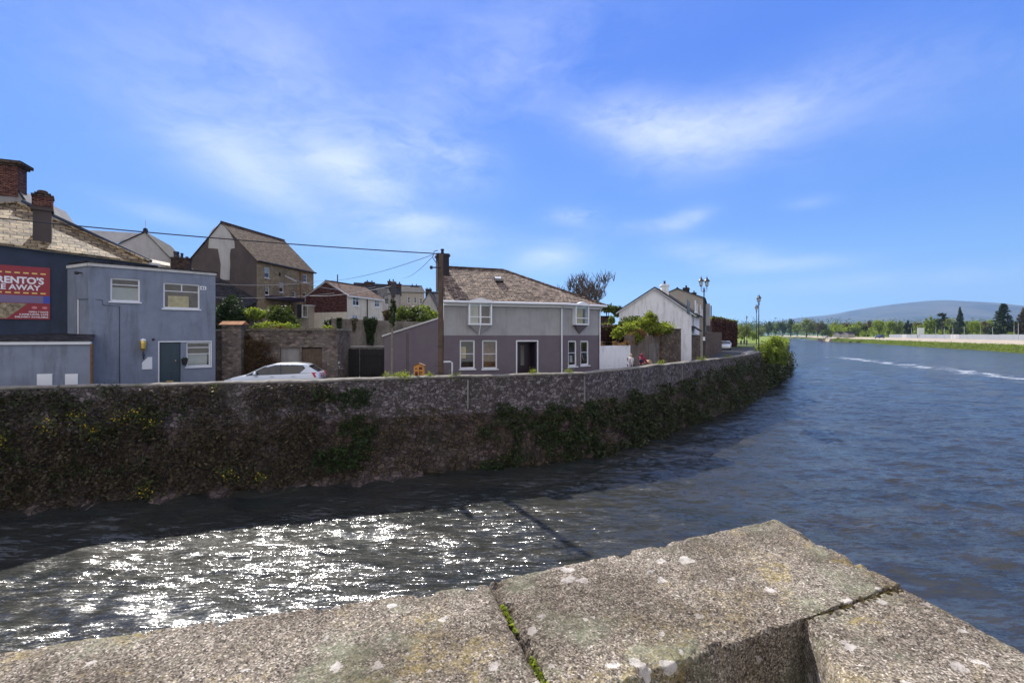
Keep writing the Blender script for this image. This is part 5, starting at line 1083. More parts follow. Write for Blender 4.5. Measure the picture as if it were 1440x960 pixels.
def lamp():
    t = thing('street_lamp', 'x', 'street lamp', (0, 0, 0), 'black heritage lamp posts along the quay')
    MB().lathe([(.16, 0), (.16, .12), (.13, .16), (.13, .75), (.15, .8), (.09, .9), (.065, 1.0), (.06, 2.2), (.08, 2.24), (.055, 2.3), (.048, 4.9), (.075, 4.95), (.045, 5.02), (.042, 6.2), (.065, 6.25), (.085, 6.36), (.045, 6.42), (.03, 6.6)], (0, 0, 0), 14).build('column', M['ironblack'], t)
    for s in (-1, 1):
        x = s * .25
        MB().tube([(0, 0, 6.32), (s * .08, 0, 6.22), (s * .19, 0, 6.25), (x, 0, 6.38), (x, 0, 6.66)], .02, 6).build('arm', M['ironblack'], t)
        MB().tube([(s * .05, 0, 6.42), (s * .13, 0, 6.52), (s * .24, 0, 6.5)], .012, 5).build('scroll', M['ironblack'], t)
        l = MB().lathe([(.03, 6.62), (.09, 6.66), (.10, 6.70)], (x, 0, 0), 10).build('lantern', M['ironblack'], t)
        MB().lathe([(.10, 6.70), (.145, 7.03), (.15, 7.06)], (x, 0, 0), 8).build('lantern_glass', M['lampglass'], l)
        b = MB()
        for k in range(6):
            a = k * math.pi / 3 + .3; b.tube([(x + .098 * math.cos(a), .098 * math.sin(a), 6.68), (x + .155 * math.cos(a), .155 * math.sin(a), 7.07)], .013, 4)
        b.build('lantern_frame', M['ironblack'], l)
        MB().lathe([(.23, 7.05), (.22, 7.10), (.12, 7.22), (.08, 7.26), (.08, 7.31), (.035, 7.34), (.04, 7.39), (.012, 7.44), (.006, 7.55)], (x, 0, 0), 12).build('lantern_cap', M['ironblack'], l)
    return t
L0 = lamp()
lps = [(990, 36.6, 8, 'nearest double lantern black lamp post on the street beyond the walkers', 1.0), (1067, 53.8, 78, 'tall black lamp post just left of the round riverside bush', 1.0), (1063.8, 71, 78, 'black lamp post standing just behind and left of the one by the bush', 1.0), (1050, 114, 70, 'tiny farthest black lamp post against the far trees', 1.0)]
for i, (px, y, a, lab, s) in enumerate(lps):
    o = L0 if i == 0 else copy_tree(L0)
    q = W(px, 470, y); o.location = (q.x, q.y, 0); o.rotation_euler.z = R(a); o['label'] = lab
q = W(988, 470, 36.5); MB().tube([(q.x + .05, q.y - .05, 2.0), (q.x + .05, q.y - .05, 2.35)], .06, 8)
q = W(990, 470, 36.6); MB().lathe([(.082, 2.3), (.082, 2.6)], (q.x, q.y, 0), 12).build('notice_band', M['white'], L0)
for k, (px, y) in enumerate([(1042, 128), (1046.5, 131), (1050, 134)]):
    q = W(px, 470, y); tag(MB().lathe([(.22, 0), (.22, .7), (.28, .75), (.28, .95), (.12, 1.1)], (q.x, q.y, 0), 10).build('bollard', M['ironblack']), f'{["left","middle","right"][k]} one of three dark bollards at the far bend of the road', 'bollard', 'bollards at the bend')
# orange enamel hydrant box
q = W(589.5, 470, 21.3); t = thing('hydrant_marker', 'small orange pitched roof box standing behind the quay wall', 'box', (q.x, q.y, 0)); x, y = q.x, q.y
MB().prism([(x - .24, y - .1, .3), (x + .24, y - .1, .3), (x + .24, y - .1, 1.32), (x, y - .1, 1.42), (x - .24, y - .1, 1.32)], (0, .25, 0)).build('body', M['hydrant'], t, bevel=.012)
mb = MB()
for a, b, c, d in ((-.17, -.05, .86, 1.06), (.02, .16, 1.16, 1.28), (-.15, -.1, 1.16, 1.24), (.03, .07, .9, 1.1), (.1, .16, 1.0, 1.06), (.1, .16, .86, .92)): mb.box(x + a, x + b, y - .118, y - .113, c, d)
mb.build('slots', M['hydrantdark'], t)
MB().prism([(x - .28, y - .14, 1.31), (x, y - .14, 1.43), (x + .28, y - .14, 1.31), (x + .28, y - .14, 1.345), (x, y - .14, 1.465), (x - .28, y - .14, 1.345)], (0, .33, 0)).build('lid', M['rust'], t)
MB().box(x - .05, x + .05, y - .02, y + .08, 0, .3).build('post', M['timber'], t)

# ------------------------------------------------------------------ cars
def car(name, label, loc, rot, paint, group=None, scale=1.0, cat='car'):
    """hatchback, nose towards -x; built at the origin, then placed"""
    t = thing(name, label, cat, (0, 0, 0), group)
    prof = [(-2.08, .30, .52, .60), (-2.02, .24, .68, .78), (-1.75, .22, .80, .83), (-1.30, .20, .90, .86), (-.98, .20, .955, .87), (-.4, .2, .975, .875), (.4, .2, .99, .88), (1.1, .2, 1.01, .875), (1.7, .22, 1.03, .85), (1.98, .28, 1.0, .80), (2.08, .40, .92, .72)]
    mb = MB(); rings = []
    for x, zb, zt_, w in prof:
        zm = zb + (zt_ - zb) * .62
        rings.append([(x, s * y, z) for s, y, z in [(1, w * .55, zb), (1, w * .95, zb + .04), (1, w, zb + (zm - zb) * .5), (1, w * 1.0, zm), (1, w * .97, zt_ - .07), (1, w * .90, zt_), (1, w * .45, zt_ + .02)]] + [(x, -y, z) for y, z in [(w * .45, zt_ + .02), (w * .90, zt_), (w * .97, zt_ - .07), (w * 1.0, zm), (w, zb + (zm - zb) * .5), (w * .95, zb + .04), (w * .55, zb)]])
    for r in rings: mb.v += r
    n = len(rings[0])
    for i in range(len(rings) - 1):
        for j in range(n): mb.f.append((i * n + j, i * n + (j + 1) % n, (i + 1) * n + (j + 1) % n, (i + 1) * n + j))
    mb.f += [tuple(range(n)), tuple(range((len(rings) - 1) * n, len(rings) * n))]
    mb.build('body', M[paint], t, smooth=True)
    # greenhouse: glass loft, then roof skin and pillars proud of it
    gh = [(-1.02, .96, .80, .96, .80), (-.62, 1.16, .76, .97, .81), (-.22, 1.36, .66, .98, .82), (.1, 1.415, .63, .985, .82), (.8, 1.42, .62, 1.0, .82), (1.35, 1.37, .60, 1.02, .81), (1.68, 1.22, .60, 1.03, .78), (1.93, 1.04, .62, 1.03, .70)]
    g = MB()
    for x, zt_, wt, zb, wb in gh: g.v += [(x, wb, zb - .03), (x, wt + .02, zt_ - .03), (x, wt * .7, zt_), (x, -wt * .7, zt_), (x, -wt - .02, zt_ - .03), (x, -wb, zb - .03)]
    for i in range(len(gh) - 1):
        for j in range(5): g.f.append((i * 6 + j, i * 6 + j + 1, (i + 1) * 6 + j + 1, (i + 1) * 6 + j))
    g.build('windows', M['carglass'], t, smooth=False)
    rf = MB(); rr = [(-.30, 1.325, .66), (.1, 1.425, .645), (.8, 1.432, .635), (1.38, 1.385, .62), (1.55, 1.315, .61)]
    for x, z, w in rr: rf.v += [(x, w + .05, z - .055), (x, w + .015, z + .005), (x, w * .6, z + .02), (x, -w * .6, z + .02), (x, -w - .015, z + .005), (x, -w - .05, z - .055)]
    for i in range(len(rr) - 1):
        for j in range(5): rf.f.append((i * 6 + j, i * 6 + j + 1, (i + 1) * 6 + j + 1, (i + 1) * 6 + j))
    rf.build('roof', M[paint], t, smooth=True)
    for s in (-1, 1):
        MB().tube([(-1.06, s * .80, .95), (-.62, s * .785, 1.165), (-.26, s * .70, 1.345)], .032, 6).build('front_pillar', M[paint], t)
        MB().prism([(1.18, s * .80, 1.0), (1.72, s * .76, 1.01), (1.98, s * .68, 1.02), (1.62, s * .635, 1.26), (1.42, s * .655, 1.35), (1.30, s * .67, 1.36), (1.42, s * .72, 1.22)], (0, s * .025, 0)).build('rear_pillar', M[paint], t)
        MB().tube([(.38, s * .825, .98), (.34, s * .665, 1.40)], .022, 6).build('door_pillar', M['carglass'], t)
        m_ = MB(); m_.hexa([(-.78, s * .86, .96), (-.60, s * .86, .96), (-.60, s * 1.02, .97), (-.74, s * 1.02, .97)], [(-.76, s * .86, 1.08), (-.62, s * .86, 1.09), (-.62, s * 1.0, 1.09), (-.72, s * 1.0, 1.08)]); m_.build('wing_mirror', M[paint], t, bevel=.02, smooth=True)
        MB().hexa([(1.80, s * .76, .80), (2.08, s * .54, .80), (2.14, s * .60, .80), (1.84, s * .875, .80)], [(1.68, s * .76, 1.03), (2.02, s * .52, 1.0), (2.07, s * .60, 1.0), (1.72, s * .86, 1.03)]).build('tail_light', M['taillight'], t, bevel=.01)
        MB().hexa([(-2.06, s * .48, .62), (-1.85, s * .74, .66), (-1.8, s * .82, .66), (-2.09, s * .5, .62)], [(-2.0, s * .48, .72), (-1.72, s * .74, .80), (-1.68, s * .82, .78), (-2.05, s * .5, .72)]).build('headlight', M['lampglass'], t, bevel=.01)
        for x in (-1.32, 1.28):
            w = MB().tube([(x, s * .66, .31), (x, s * .88, .31)], .31, 20).build('wheel', M['rubber'], t); MB().tube([(x, s * .8, .31), (x, s * .895, .31)], .2, 14).build('wheel_rim', M['offwhite'], w)
        for x in (-.05, .85): MB().box(x, x + .14, s * .885 - .01, s * .885 + .01, .86, .885).build('door_handle', M[paint], t)
    t.location = loc; t.rotation_euler.z = rot; t.scale = (scale,) * 3; return t
q0 = W(389, 470, 21.6)
car('silver_car', 'silver hatchback parked in front of the stone garage facing left', (q0.x, q0.y, 0), R(13), 'carsilver')
q0 = W(1020, 470, 84); cw = car('white_car', 'small white car parked facing the camera below the creeper covered wall', (q0.x, q0.y, 0), R(62), 'carwhite', scale=1.1)
q0 = W(452, 470, 44); car('blue_car', 'dark blue car half hidden behind garage roof near the cream house', (q0.x, q0.y + 1, 1.9), R(10), 'carblue')

# ------------------------------------------------------------------ people
def skin_mesh(name, verts, edges, radii, mat, parent=None, sub=2):
    me = bpy.data.meshes.new(name); me.from_pydata(verts, edges, []); o = bpy.data.objects.new(name, me); COL.objects.link(o)
    o.modifiers.new('s', 'SKIN'); o.modifiers.new('d', 'SUBSURF').levels = sub; o.modifiers['d'].render_levels = sub
    for i, r in enumerate(radii): me.skin_vertices[0].data[i].radius = (r, r) if isinstance(r, float) else r
    me.skin_vertices[0].data[0].use_root = True
    bpy.context.view_layer.update(); dg = bpy.context.evaluated_depsgraph_get(); m2 = bpy.data.meshes.new_from_object(o.evaluated_get(dg)); bpy.data.objects.remove(o)
    for p_ in m2.polygons: p_.use_smooth = True
    off = root_loc(parent)
    return link(name, m2, M[mat], parent)
def person(label, loc, rot, h, coat, legs, hair, arm_fwd=0, long_coat=False, hood=None, vest=None):
    k = h / 1.7; t = thing('person', label, 'person', (0, 0, 0)); S = lambda x, y, z: (x * k, y * k, z * k)
    # pelvis, spine, neck, head; arms with hands; legs in a walking stride. x is forward
    V = [(0, 0, .92), (0, 0, 1.12), (0.01, 0, 1.34), (.02, 0, 1.45), (.03, 0, 1.52), (.045, 0, 1.60), (.04, 0, 1.68)]
    E = [(i, i + 1) for i in range(6)]; Rr = [(.13, .16), (.12, .145), (.11, .17), (.055, .055), (.05, .05), (.085, .075), (.06, .055)]
    for s in (-1, 1):
        a = len(V); f = s * .12 if not arm_fwd else .0
        if arm_fwd and s == -1: V += [(.02, s * .19, 1.38), (.12, s * .23, 1.16), (.34, s * .20, 1.06), (.42, s * .19, 1.05)]
        elif arm_fwd: V += [(.02, s * .19, 1.38), (.10, s * .24, 1.14), (.33, s * .20, 1.05), (.41, s * .19, 1.04)]
        else: V += [(0, s * .19, 1.38), (-.03 + f, s * .24, 1.13), (.06 + f * 1.6, s * .24, .92), (.08 + f * 1.8, s * .24, .84)]
        E += [(2, a), (a, a + 1), (a + 1, a + 2), (a + 2, a + 3)]; Rr += [.068, .05, .036, .035]
        b = len(V); st = s * .2
        V += [(0, s * .09, .86), (st * .5, s * .10, .48), (st - (.08 if s < 0 else 0), s * .10, .09), (st + .12, s * .11, .04)]
        E += [(0, b), (b, b + 1), (b + 1, b + 2), (b + 2, b + 3)]; Rr += [.095, .06, .045, .04]
    skin_mesh('body', [S(*v) for v in V], E, [tuple(q * k for q in r) if isinstance(r, tuple) else r * k for r in Rr], 'skin', t)
    inc = [0, 1, 2, 3] + [7, 8, 9] + [15, 16, 17]
    mp = {o_: i for i, o_ in enumerate(inc)}; E2 = [(mp[a], mp[b]) for a, b in E if a in mp and b in mp]
    R2 = [(Rr[i][0] + .03, Rr[i][1] + .03) if isinstance(Rr[i], tuple) else Rr[i] + .022 for i in inc]; V2 = [V[i] for i in inc]
    if long_coat: V2 += [(-.02, 0, .66)]; E2 += [(0, len(V2) - 1)]; R2 += [(.20, .22)]
    skin_mesh('coat', [S(*v) for v in V2], E2, [tuple(q * k for q in r) if isinstance(r, tuple) else r * k for r in R2], coat, t)
    inc = [0] + [11, 12, 13] + [19, 20, 21]; mp = {o_: i for i, o_ in enumerate(inc)}; E2 = [(mp[a], mp[b]) for a, b in E if a in mp and b in mp]
    skin_mesh('trousers', [S(*V[i]) for i in inc], E2, [tuple((q + .015) * k for q in Rr[i]) if isinstance(Rr[i], tuple) else (Rr[i] + .02) * k for i in inc], legs, t)
    if hood: skin_mesh('hood', [S(0, 0, 1.44), S(-.01, 0, 1.56), S(.0, 0, 1.70)], [(0, 1), (1, 2)], [.09 * k, .115 * k, .075 * k], hood, t)
    else: skin_mesh('hair', [S(.0, 0, 1.55), S(.005, 0, 1.63), S(.02, 0, 1.715)], [(0, 1), (1, 2)], [.06 * k, .098 * k, .06 * k], hair, t)
    if vest: skin_mesh('bodywarmer', [S(0, 0, 1.0), S(0, 0, 1.2), S(.0, 0, 1.36)], [(0, 1), (1, 2)], [(.17 * k, .2 * k), (.165 * k, .195 * k), (.15 * k, .2 * k)], vest, t)
    if not hood:   # nose and brow on the side of the face that shows
        pass
    t.location = loc; t.rotation_euler.z = rot; return t
q1 = W(887, 470, 28.4); person('person in long pale grey coat with fair hair walking on the street', (q1.x, q1.y, 0), R(35), 1.60, 'coatgrey', 'jeans', 'hairfair', long_coat=True)
q2 = W(902.5, 470, 29.0); person('person in crimson hooded top and navy bodywarmer pushing a tan pushchair', (q2.x, q2.y, 0), R(38), 1.60, 'coatred', 'jeans', 'hairfair', 1, hood='coatred', vest='vestnavy')
t = thing('pushchair', 'tan hooded pushchair in front of the person in the crimson top', 'pushchair', (0, 0, 0))
MB().tube([(.38, -.2, 1.0), (.40, .2, 1.0)], .018, 6).build('handle', M['ironblack'], t)
for s in (-1, 1):
    MB().tube([(.38, s * .2, 1.0), (.62, s * .2, .55), (.98, s * .2, .15)], .015, 6).build('frame', M['ironblack'], t); MB().tube([(.62, s * .2, .55), (.55, s * .2, .14)], .015, 6).build('frame', M['ironblack'], t)
    for x in (.55, .98): MB().tube([(x, s * .2 - .02, .12), (x, s * .2 + .02, .12)], .12, 14).build('wheel', M['rubber'], t)
mb = MB(); pr = [(.60 + .25 * math.cos(a), .90 + .25 * math.sin(a)) for a in np.linspace(-.2, math.pi * .95, 9)]
pr_ = [(x, -.2, z) for x, z in pr]; mb.prism(pr_, (0, .4, 0)); mb.build('hood', M['buggy'], t, bevel=.01); MB().prism([(.48, -.18, .45), (.9, -.18, .42), (.85, -.18, .62), (.55, -.18, .75)], (0, .36, 0)).build('seat', M['buggy'], t, bevel=.02)
t.location = (q2.x, q2.y, 0); t.rotation_euler.z = R(38)
bo = W(1053.5, 470, 57); 
mb = MB(); bm = bmesh.new(); bmesh.ops.create_icosphere(bm, subdivisions=3, radius=1)
for v_ in bm.verts: v_.co *= 1 + .25 * mnoise.noise(v_.co * 1.7)
me = bpy.data.meshes.new('boulder'); bm.to_mesh(me); bm.free(); o = link('boulder', me, M['palegrey']); o.scale = (1.1, .8, .5); o.location = (bo.x + .2, bo.y, .25); tag(o, 'pale boulder on the road edge before the lamp posts', 'boulder')

# ------------------------------------------------------------------ vegetation on the left bank
def shrub(name, label, blobs, n, size, mat, group=None, stem=True, sub=16, cat='shrub'):
    cx, cy = blobs[0][0], blobs[0][1]; zb = min(b[2] - b[5] for b in blobs)
    t = thing(name, label, cat, (cx, cy, zb), group)
    leaves('foliage', clump_points(blobs, n, sub=sub), size, mat, t)
    mb = MB()
    for b in blobs:
        for k in range(3): mb.tube([(b[0] + rng.normal() * .1, b[1] + rng.normal() * .1, zb - .1), (b[0] + rng.normal() * b[3] * .3, b[1] + rng.normal() * b[4] * .3, b[2]), (b[0] + rng.normal() * b[3] * .5, b[1] + rng.normal() * b[4] * .5, b[2] + b[5] * .6)], [.05, .035, .01], 5)
    mb.build('stems', M['bark'], t); return t
def blob(px, py, y, rx, rz, ry=None):
    q = W(px, py, y); return (q.x, q.y, q.z, rx / F * y, (ry or rx) / F * y, rz / F * y)
shrub('round_bush', 'big round bright green bush at the end of the quay wall', [blob(1087, 494, 56, 17, 15), blob(1098, 500, 58, 10, 12), blob(1078, 500, 54, 9, 14), blob(1089, 485, 57, 10, 8)], 13000, .14, 'lfbank', cat='bush')
shrub('waterside_scrub', 'dark scrub trailing into the water beneath the round bush', [blob(1083, 532, 55.5, 14, 10), blob(1075, 545, 52.5, 9, 8), blob(1100, 514, 63, 8, 6)], 6500, .13, 'lfshade', cat='scrub')
shrub('hedge_bush', 'dark green bush below the tall stone house gable', [blob(322, 437, 37, 18, 20), blob(310, 452, 36, 14, 16), blob(338, 450, 36.5, 12, 16)], 5200, .10, 'lfivy', 'shrubs on the raised garden')
shrub('garden_shrub', 'light green rounded shrub below the stone house windows', [blob(398, 446, 36, 16, 15), blob(412, 456, 36, 10, 10), blob(388, 442, 37, 10, 10)], 5200, .10, 'lfhedge', 'shrubs on the raised garden')
shrub('garden_shrub', 'low yellow green shrub left of the rounded shrub under stone house', [blob(366, 442, 37, 16, 8), blob(352, 440, 37, 8, 8)], 2600, .10, 'lfbank', 'shrubs on the raised garden')
shrub('garden_shrub', 'small dark clipped shrub in front of the cream house corner', [blob(463, 458, 36, 7, 9)], 1400, .08, 'lfivy', 'shrubs on the raised garden')
shrub('garden_bush', 'large dark bush above the purple lean-to roof', [blob(578, 448, 41, 20, 15), blob(566, 440, 42, 10, 8), blob(592, 452, 40, 14, 12)], 6000, .12, 'lfhedge', 'bushes behind the lean-to')
shrub('garden_bush', 'bright topped bush between large dark bush and the tall pole', [blob(606, 445, 44, 14, 9), blob(598, 434, 46, 7, 7)], 3200, .11, 'lfbank', 'bushes behind the lean-to')
shrub('garden_bush', 'brownish bush behind the thin ivy covered pole', [blob(543, 444, 43, 8, 9)], 1600, .11, 'lfbrown', 'bushes behind the lean-to')
shrub('overhanging_shrub', 'yellow green shrub spilling over the yard wall top', [blob(907, 458, 35.5, 27, 11, 14), blob(886, 464, 34.5, 13, 10), blob(928, 462, 37, 18, 9), blob(914, 447, 36, 10, 8), blob(868, 468, 34, 10, 8), blob(893, 474, 33.5, 9, 9, 6)], 12500, .085, 'lfbright')
shrub('overhanging_shrub', 'taller olive shrub in front of the white gable wall', [blob(914, 450, 37.5, 9, 8), blob(896, 452, 36.5, 12, 8), blob(880, 456, 36, 9, 9)], 4200, .085, 'lfhedge')
P = clump_points([blob(898, 470, 33.6, 12, 7, 4), blob(886, 474, 33, 6, 10, 3), blob(880, 483, 32.4, 5, 4, 3), blob(922, 469, 35.6, 9, 5, 3)], 2600); tag(leaves('dry_overhang', P, .06, 'lforange'), 'dry orange brown growth hanging over the yard wall', 'creeper')
shrub('garden_hedge', 'shaded green hedge right of the purple house eaves', [blob(853, 434, 52, 12, 5), blob(868, 437, 52, 9, 8)], 2600, .13, 'lfhedge', 'greenery behind the white gate')
shrub('garden_hedge', 'mossy hedge top above the red brown terrace wall', [blob(852, 461, 37, 12, 5), blob(868, 464, 37.5, 10, 6), blob(861, 450, 40, 4, 9)], 3400, .09, 'lfbank', 'greenery behind the white gate')
# tall creeper covered block beside the road
Hb = Fr((35.5, 80), (53, 107)); hb_ = thing('creeper_covered_wall', 'tall dark red brown creeper covered wall behind the small white car', 'wall', (44, 93, 0))
mb = MB(); Hb.box(mb, .5, Hb.len - .5, -8, -.4, -.1, 5.2); mb.build('masonry', M['darkrender'], hb_)
P = []
for _ in range(15000):
    u = rng.uniform(0, Hb.len); z = rng.uniform(0, 5.9); P.append(Hb.P(u, -.25 + .5 * abs(mnoise.noise(Vector((u * .5, z * .5, 2)))) + rng.normal() * .08, z * (1 + .05 * mnoise.noise(Vector((u * .4, 0, 0))))))
for _ in range(3000): P.append(Hb.P(Hb.len + rng.normal() * .3, rng.uniform(-8, 0), rng.uniform(0, 5.9)))
leaves('creeper', [tuple(p_) for p_ in P], .20, 'lfpurple', hb_)
P = [tuple(Hb.P(rng.uniform(0, Hb.len), rng.uniform(-4, .2), 5.8 + rng.normal() * .18)) for _ in range(1500)]; leaves('creeper_top', P, .16, 'lfbank', hb_)

def limb(mb, p, d, L, r, depth, tips, spread=.5, seg=3, upb=.15):
    pts = [p.copy()]; q = p.copy(); dd = d.copy(); rs = [r]
    for i in range(seg):
        dd = (dd + Vector((rng.normal(), rng.normal(), rng.normal())) * .13 + Vector((0, 0, upb * .8))).normalized(); q = q + dd * (L / seg); pts.append(q.copy()); rs.append(r * (1 - .5 * (i + 1) / seg))
    mb.tube(pts, rs, 5 if r < .06 else 8, cap=False)
    if depth == 0: tips.append(q); return
    for k in range(3 if depth > 1 else 4):
        a = pts[rng.integers(1, len(pts))] if k else q
        nd = (dd + Vector((rng.normal(), rng.normal(), rng.normal() * .6 + .1)) * spread).normalized(); limb(mb, a, nd, L * rng.uniform(.55, .8), rs[-1] * .8, depth - 1, tips, spread, seg, upb)
# the bare tree behind the purple house
q = W(822, 470, 46); t = thing('bare_tree', 'leafless grey tree showing above the purple house roof', 'tree', (q.x, q.y, 2))
mb = MB(); tips = []
for k in range(6):
    a = k * 1.05; limb(mb, Vector((q.x, q.y, 2.2)), Vector((math.cos(a) * .42, math.sin(a) * .42, 1)).normalized(), 2.45, .13, 3, tips, .42)
mb.build('branches', M['barktwig'], t, recalc=False)
tw = MB()
for p_ in tips:
    for k in range(3): d = Vector((rng.normal() * .45, rng.normal() * .4, 1)).normalized(); tw.tube([p_, p_ + d * .5, p_ + d * .95 + Vector((rng.normal() * .15, 0, 0))], [.032, .024, .012], 4, cap=False)
tw.build('twigs', M['barktwig'], t, recalc=False)
# young trees by the lamp posts on the left bank
# ------------------------------------------------------------------ trees of the far banks
def tree_proto(kind, H=10.):
    """crown and trunk as two meshes of a tree H metres high standing at the origin"""
    tr = MB(); tips = []
    if kind == 'conifer':
        tr.tube([(0, 0, 0), (0, 0, H * .97)], [H * .022, .03], 7); P = []
        for k in range(26):
            f = (k + .5) / 26; z = H * (.06 + .92 * f); r = H * .29 * (1 - f) ** .75 * (1 + .25 * rng.normal() * .6) + .15
            for j in range(9):
                a = rng.uniform(0, 6.28); m = int(26 * (1 - f) + 10); s = rng.random(m) ** .6
                P.append(np.stack([np.cos(a) * r * s, np.sin(a) * r * s, z - s * r * .22], 1) + rng.normal(size=(m, 3)) * [.16, .16, .12] * (H / 12))
        P = np.concatenate(P); size = H * .022; mat = 'lfconifer'
    elif kind == 'pine':
        tr.tube([(0, 0, 0), (.1, 0, H * .6), (-.2, 0, H * .9)], [H * .025, H * .018, .05], 7)
        P = clump_points([(0, 0, H * .88, H * .13, H * .13, H * .08), (H * .1, 0, H * .74, H * .14, H * .12, H * .06), (-H * .12, 0, H * .66, H * .13, H * .1, H * .06), (.0, H * .05, H * .5, H * .12, H * .1, H * .07), (H * .08, 0, H * .38, H * .1, H * .1, H * .06)], 2600, sub=9); size = H * .02; mat = 'lfconifer'
    else:
        w = {'round': .42, 'tall': .27, 'willow': .50, 'bush': .6}[kind]; zc = {'round': .52, 'tall': .52, 'willow': .50, 'bush': .42}[kind]
        tr.tube([(0, 0, 0), (.1, .05, H * .25), (0, 0, H * .5)], [H * .03, H * .022, H * .012], 8)
        for k in range(6):
            a = k * 1.05 + .3; tr.tube([(0, 0, H * .22), (math.cos(a) * w * H * .4, math.sin(a) * w * H * .4, H * .5), (math.cos(a) * w * H * .7, math.sin(a) * w * H * .7, H * .68)], [H * .016, H * .01, .02], 5)
        bl = [(0, 0, H * zc, w * H * .62, w * H * .62, H * .34)]
        for k in range(9):
            a = rng.uniform(0, 6.28); e = rng.uniform(-.95, .95); rr = w * H * .62 * rng.uniform(.5, .85)
            bl.append((math.cos(a) * rr, math.sin(a) * rr, H * zc + e * H * .27, w * H * rng.uniform(.22, .42), w * H * rng.uniform(.22, .42), H * rng.uniform(.10, .2)))
        P = clump_points(bl, 3600, .8, sub=11); P = P[P[:, 2] > H * (.02 if kind in ('willow', 'bush') else .07)]; size = H * .024; mat = 'lfgreen'
    V, Fc = leaf_arrays(P, size)
    me = bpy.data.meshes.new('crown_' + kind); 
    o = np_mesh('crown', V, Fc, None); cm_ = o.data; bpy.data.objects.remove(o)
    o = tr.build('trunk', M['bark'], None, recalc=False); tm = o.data; bpy.data.objects.remove(o)
    return cm_, tm
protos = {k: [tree_proto(k) for _ in range(2 if k in ('round', 'tall', 'willow', 'bush') else 1)] for k in ('round', 'tall', 'willow', 'bush', 'conifer', 'pine')}
leafmesh = {}
def far_tree(kind, mat, px, top_py, y, base_z, label, group, wscale=1.0, name='tree', cat='tree'):
    q = W(px, 470, y); H = CZ + (470 - top_py) / F * y - base_z; i = rng.integers(0, len(protos[kind])); cm_, tm = protos[kind][i]
    key = (kind, i, mat)
    if key not in leafmesh: c = cm_.copy(); c.materials.clear(); c.materials.append(M[mat]); leafmesh[key] = c
    t = thing(name, label, cat, (q.x, q.y, base_z), group)
    for nm, me in (('crown', leafmesh[key]), ('trunk', tm)): o = bpy.data.objects.new(nm, me); COL.objects.link(o); o.parent = t
    s = H / 10; t.scale = (s * wscale, s * wscale, s); t.rotation_euler.z = rng.uniform(0, 6.28); return t
FG = 'trees along the far river bank'
specs = [ # px, top, y, kind, mat, label-head
 (1047, 452, 175, 'willow', 'lfwillow', 'feathery grey green willow just right of the creeper covered wall'), (1036, 456, 210, 'willow', 'lfwillow', 'pale willow partly hidden by the creeper covered wall'),
 (1058, 460, 210, 'bush', 'lfbank', 'low yellow green thicket left of the lamp posts'),
 (1080, 450, 640, 'round', 'lfgreen', 'round green tree just right of the lamp posts'), (1090, 452, 700, 'round', 'lflime', 'lighter tree second right of the lamp posts'), (1101, 450, 690, 'round', 'lfgreen', 'mid green tree third right of the lamp posts'), (1112, 446, 640, 'tall', 'lfgreen', 'tallest dark green tree between lamp posts and the willow'), (1121, 453, 600, 'round', 'lflime', 'bright round tree left of the broad willow'),
 (1134, 444, 470, 'willow', 'lfwillow', 'broad pale willow standing on the meadow edge'), (1150, 451, 500, 'round', 'lfbrown', 'brownish tree right of the broad willow'), (1159, 450, 520, 'tall', 'lfgreen', 'dark tree behind the brownish tree'),
 (1175, 451, 420, 'round', 'lflime', 'vivid lime round tree above the stone outfall'), (1190, 452, 430, 'round', 'lfbrown', 'bronze leaved tree right of the vivid lime tree'), (1207, 450, 400, 'round', 'lflime', 'first lime tree left of the dark bronze tree'), (1220, 449, 395, 'round', 'lfbrown', 'dark bronze tree between two groups of lime trees'),
 (1236, 447, 380, 'round', 'lflime', 'lime tree where the pale hoarding begins'), (1250, 449, 370, 'round', 'lflime', 'yellow green tree over the left end of hoarding'), (1264, 449, 365, 'round', 'lfwillow', 'soft olive tree left of the dark pointed tree'), (1277, 448, 340, 'tall', 'lfconifer', 'dark pointed tree left of the white board'),
 (1290, 451, 400, 'round', 'lfbrown', 'brown tree behind the white board'), (1307, 442, 320, 'tall', 'lflime', 'tall lime tree right of the white board'), (1316, 445, 330, 'round', 'lfgreen', 'green tree touching the tall lime tree'),
 (1325, 439, 300, 'pine', 'lfconifer', 'flat topped dark pine left of the slim pine'), (1337, 444, 320, 'round', 'lfwillow', 'pale olive tree between the two pines'), (1350, 431, 290, 'conifer', 'lfconifer', 'slim ragged dark pine standing above the hoarding'),
 (1361, 449, 310, 'round', 'lfwillow', 'soft tree just right of the slim pine'), (1373, 448, 300, 'round', 'lflime', 'lime tree midway between slim pine and broad conifer'), (1386, 449, 310, 'round', 'lfbrown', 'brown green tree left of the broad dark conifer'), (1395, 447, 330, 'round', 'lflime', 'spring green tree touching the broad conifer'),
 (1411, 426, 240, 'conifer', 'lfconifer', 'broad dark conifer tallest on the far bank'), (1422, 463, 205, 'bush', 'lfbright', 'small bright bush at the foot of the broad conifer'), (1441, 432, 235, 'conifer', 'lfbrown', 'bronze dark conifer cut by the right edge'), (1427, 450, 330, 'round', 'lfgreen', 'green tree seen between the two conifers'),
 (1200, 455, 380, 'bush', 'lfgreen', 'low bush below the bronze leaved tree'), (1163, 459, 380, 'bush', 'lfgreen', 'dark low bush beside the stone outfall'), (1070, 455, 520, 'bush', 'lfwillow', 'olive thicket directly behind the lamp posts')]
